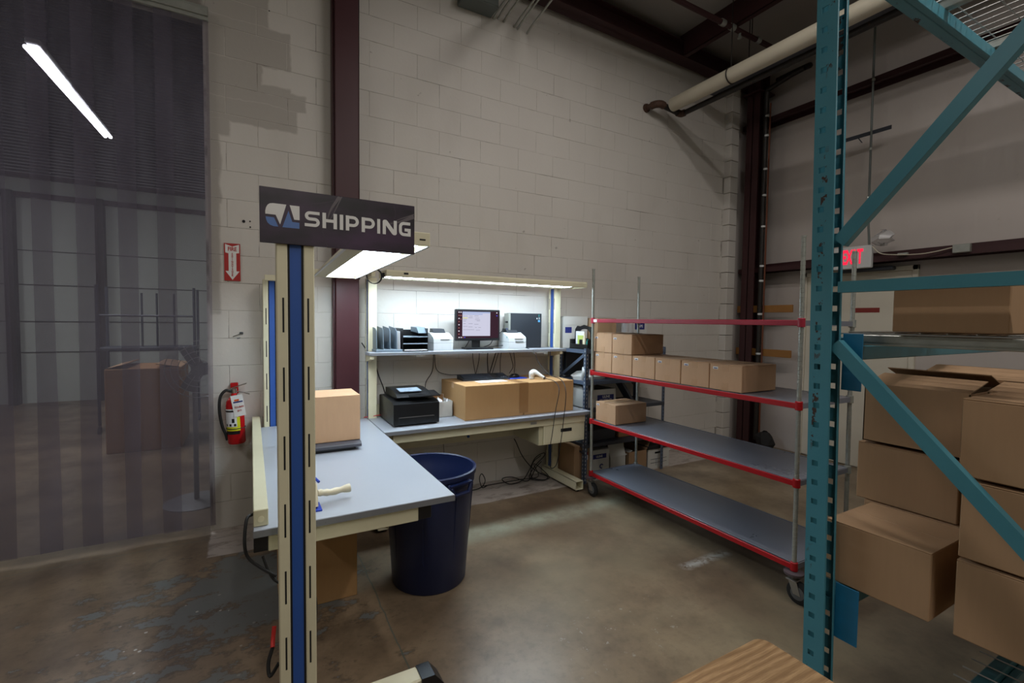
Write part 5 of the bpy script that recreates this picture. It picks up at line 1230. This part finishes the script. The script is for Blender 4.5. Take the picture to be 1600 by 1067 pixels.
# contents
tb1 = carton('white_carton', 'tall white carton with blue label at the back left of the top grey shelf', (2.765, 3.885, 1.306), (3.075, 3.985, 1.63), None, m_offw, 'x', tape=False)
B((2.79, 3.8835, 1.46), (2.87, 3.885, 1.52)).build('blue_label', m_bluepr, tb1); B((2.765, 3.882, 1.54), (3.075, 3.885, 1.63), .001).build('lid_flap', m_offw, tb1)
tb2 = carton('carton', 'brown carton standing behind the cart corner post on the top grey shelf', (3.09, 3.74, 1.306), (3.34, 3.98, 1.615), None, m_card, 'x', tape=False)
tb3 = carton('white_carton', 'white carton with blue TAPE label on the top grey shelf', (3.47, 3.76, 1.306), (3.8, 3.98, 1.60), None, m_offw, 'x', tape=False)
B((3.62, 3.7585, 1.50), (3.76, 3.76, 1.57)).build('blue_label', m_bluepr, tb3); B((3.475, 3.7585, 1.50), (3.50, 3.76, 1.60)).build('blue_label', m_bluepr, tb3)
text('lettering', 'TAPE', .04, m_white_print, tb3, (3.69, 3.7575, 1.535), RF, .0004, .0006)
rl_ = thing('film_roll', 'roll of clear wrapping film on the top grey shelf', 'roll', (3.44, 3.68, 1.306))
MB().lathe([(.02, 0), (.062, 0), (.062, .26), (.02, .26)], (3.44, 3.68, 1.306), 24, caps=False).build('film', m_film, rl_); MB().lathe([(.018, 0), (.02, 0), (.02, .27), (.018, .27)], (3.44, 3.68, 1.306), 16, caps=False).build('core', m_cardin, rl_)
cdy = thing('tool_caddy', 'black plastic caddy with arched handle on the top grey shelf', 'caddy', (2.905, 3.72, 1.306))
MB().box((2.84, 3.58, 1.306), (2.97, 3.87, 1.312)).box((2.84, 3.58, 1.306), (2.846, 3.87, 1.355)).box((2.964, 3.58, 1.306), (2.97, 3.87, 1.355)).box((2.84, 3.58, 1.306), (2.97, 3.586, 1.40)).box((2.84, 3.864, 1.306), (2.97, 3.87, 1.40)).build('tray', m_black, cdy)
MB().prism([(3.58, 1.33), (3.61, 1.33), (3.625, 1.47), (3.66, 1.50), (3.71, 1.505), (3.76, 1.50), (3.81, 1.47), (3.83, 1.33), (3.87, 1.33), (3.865, 1.50), (3.83, 1.535), (3.78, 1.53), (3.72, 1.545), (3.66, 1.53), (3.61, 1.525), (3.585, 1.49)], 'x', 2.90, 2.912).build('handle', m_black, cdy)
MB().prism([(3.60, 1.312), (3.86, 1.312), (3.86, 1.42), (3.60, 1.40)], 'x', 2.945, 2.95).build('divider', m_black, cdy)
solo(B((2.885, 3.70, 1.318), (2.892, 3.83, 1.48)), 'notepad', m_paper, 'white card standing in the black caddy', 'paper', (2.888, 3.76, 1.318)); solo(B((2.876, 3.70, 1.318), (2.880, 3.79, 1.44)), 'notepad', m_lime, 'pale green paper standing in the black caddy', 'paper', (2.878, 3.745, 1.318))
solo(MB().lathe([(0, 0), (.016, 0), (.018, .01), (.018, .09), (.008, .12), (.008, .15), (0, .15)], (2.865, 3.665, 1.313), 14), 'squeeze_bottle', m_gunbeige, 'small beige squeeze bottle in the black caddy', 'bottle', (2.865, 3.665, 1.313))
solo(MB().lathe([(0, 0), (.014, 0), (.014, .07), (.008, .075), (.008, .09), (0, .09)], (2.865, 3.61, 1.313), 12), 'small_jar', m_green, 'small teal jar at the post end of the black caddy', 'jar', (2.865, 3.61, 1.313))
solo(B((2.862, 3.69, 1.313), (2.870, 3.745, 1.40), .003), 'black_pouch', m_black, 'black pouch leaning in the black caddy', 'pouch', (2.866, 3.715, 1.313))
sm = thing('mail_sack', 'crumpled white envelope bag on the second grey shelf', 'bag', (3.0, 3.75, 1.0))
mm = MB().lathe([(0, .0), (.16, .005), (.17, .03), (.12, .07), (0, .09)], (0, 0, 0), 14); rnd = random.Random(5); mm.v = [(x*1.2+rnd.uniform(-.01, .01), y*.8, z+rnd.uniform(-.008, .008)) for x, y, z in mm.v]; mm.build('bag', m_offw, sm, world=False)
solo(B((2.84, 3.93, 1.02), (3.7, 3.975, 1.26), .003), 'leaning_board', m_black, 'black board leaning at the back of the second grey shelf', 'board', (3.2, 3.95, 1.0))
hn = MB().tube(spline([(2.83, 3.62, 1.005), (2.81, 3.60, 1.04), (2.80, 3.58, 1.09), (2.82, 3.60, 1.13)], 4), .02, 8)
solo(hn, 'plastic_scoop', m_white, 'white plastic grip lying beside the grey shelf post', 'scoop', (2.82, 3.6, 1.0))
ub = carton('white_carton', 'white carton with blue ULINE label on the third grey shelf', (2.83, 3.60, .731), (3.23, 3.94, .905), None, m_offw, 'x', opened=[('w', 160)])
B((2.99, 3.5985, .785), (3.2, 3.60, .85)).build('blue_label', m_bluepr, ub)
text('lettering', 'ULINE', .036, m_white_print, ub, (3.10, 3.5975, .83), RF, .0004, .0008); text('lettering', 'DIRECT THERMAL LABELS', .014, m_white_print, ub, (3.095, 3.5975, .802), RF, .0004, .0002)
solo(MB().bar((3.27, 3.62, .99), (3.52, 3.70, .74), .08, .03), 'metal_bracket', m_darksteel, 'grey steel bracket leaning on the third grey shelf', 'bracket', (3.4, 3.66, .74))
GB = 'cartons at the bottom of the grey shelving unit'
c1 = carton('carton', 'dark brown carton with red sticker on the floor beside the bench foot', (2.735, 3.62, 0), (2.93, 3.95, .36), GB, m_card, 'x', tape=False)
B((2.85, 3.6185, .26), (2.9, 3.62, .29)).build('sticker', m_redsign, c1); B((2.85, 3.6185, .21), (2.9, 3.62, .258)).build('sticker', m_paper, c1)
c2_ = carton('white_carton', 'white carton with dark blue band on the floor behind the grey post', (2.94, 3.60, 0), (3.16, 3.95, .30), GB, m_offw, 'x', tape=False)
B((2.95, 3.5985, .21), (3.12, 3.60, .255)).build('blue_label', m_bluepr, c2_); MB().torus((3.06, 3.599, .13), .02, .006, 'y', 14, 4, .5, 5).build('recycling_mark', m_bluepr, c2_)
text('lettering', 'ULINE', .03, m_white_print, c2_, (3.03, 3.5975, .232), RF, .0004, .0006)
c3 = carton('white_carton', 'white carton with a raised flap on the floor behind the cart post', (3.19, 3.62, 0), (3.4, 3.95, .19), GB, m_offw, 'x', opened=[('s', 110), ('e', 20)])
c4 = carton('carton', 'brown open carton behind the cart on the floor under the grey shelves', (3.42, 3.6, 0), (3.68, 3.95, .22), GB, m_card, 'x', opened=[('e', 60)])
c5 = carton('archive_box', 'white file box with dark lid and hand hole under the grey shelves', (3.70, 3.60, 0), (4.02, 3.94, .24), GB, m_offw, 'x', tape=False)
B((3.69, 3.59, .215), (4.03, 3.945, .25), .002).build('lid', m_darkcloth, c5); B((3.80, 3.5985, .16), (3.88, 3.60, .18), .004).build('hand_hole', m_blackm, c5)
MB().box((3.74, 3.5988, .10), (3.98, 3.60, .104)).box((3.74, 3.5988, .06), (3.98, 3.60, .064)).box((3.82, 3.5988, .03), (3.824, 3.60, .104)).box((3.9, 3.5988, .03), (3.904, 3.60, .104)).build('printed_grid', m_darksteel, c5)
solo(B((2.9, 3.62, .387), (3.25, 3.9, .50), .004), 'steel_bin', m_darksteel, 'grey steel bin on the lowest grey shelf', 'bin', (3.07, 3.76, .387))
solo(B((3.30, 3.62, .387), (3.62, 3.9, .47), .004), 'flat_box', m_cardin, 'flat brown box at the right of the lowest grey shelf', 'box', (3.46, 3.76, .387))
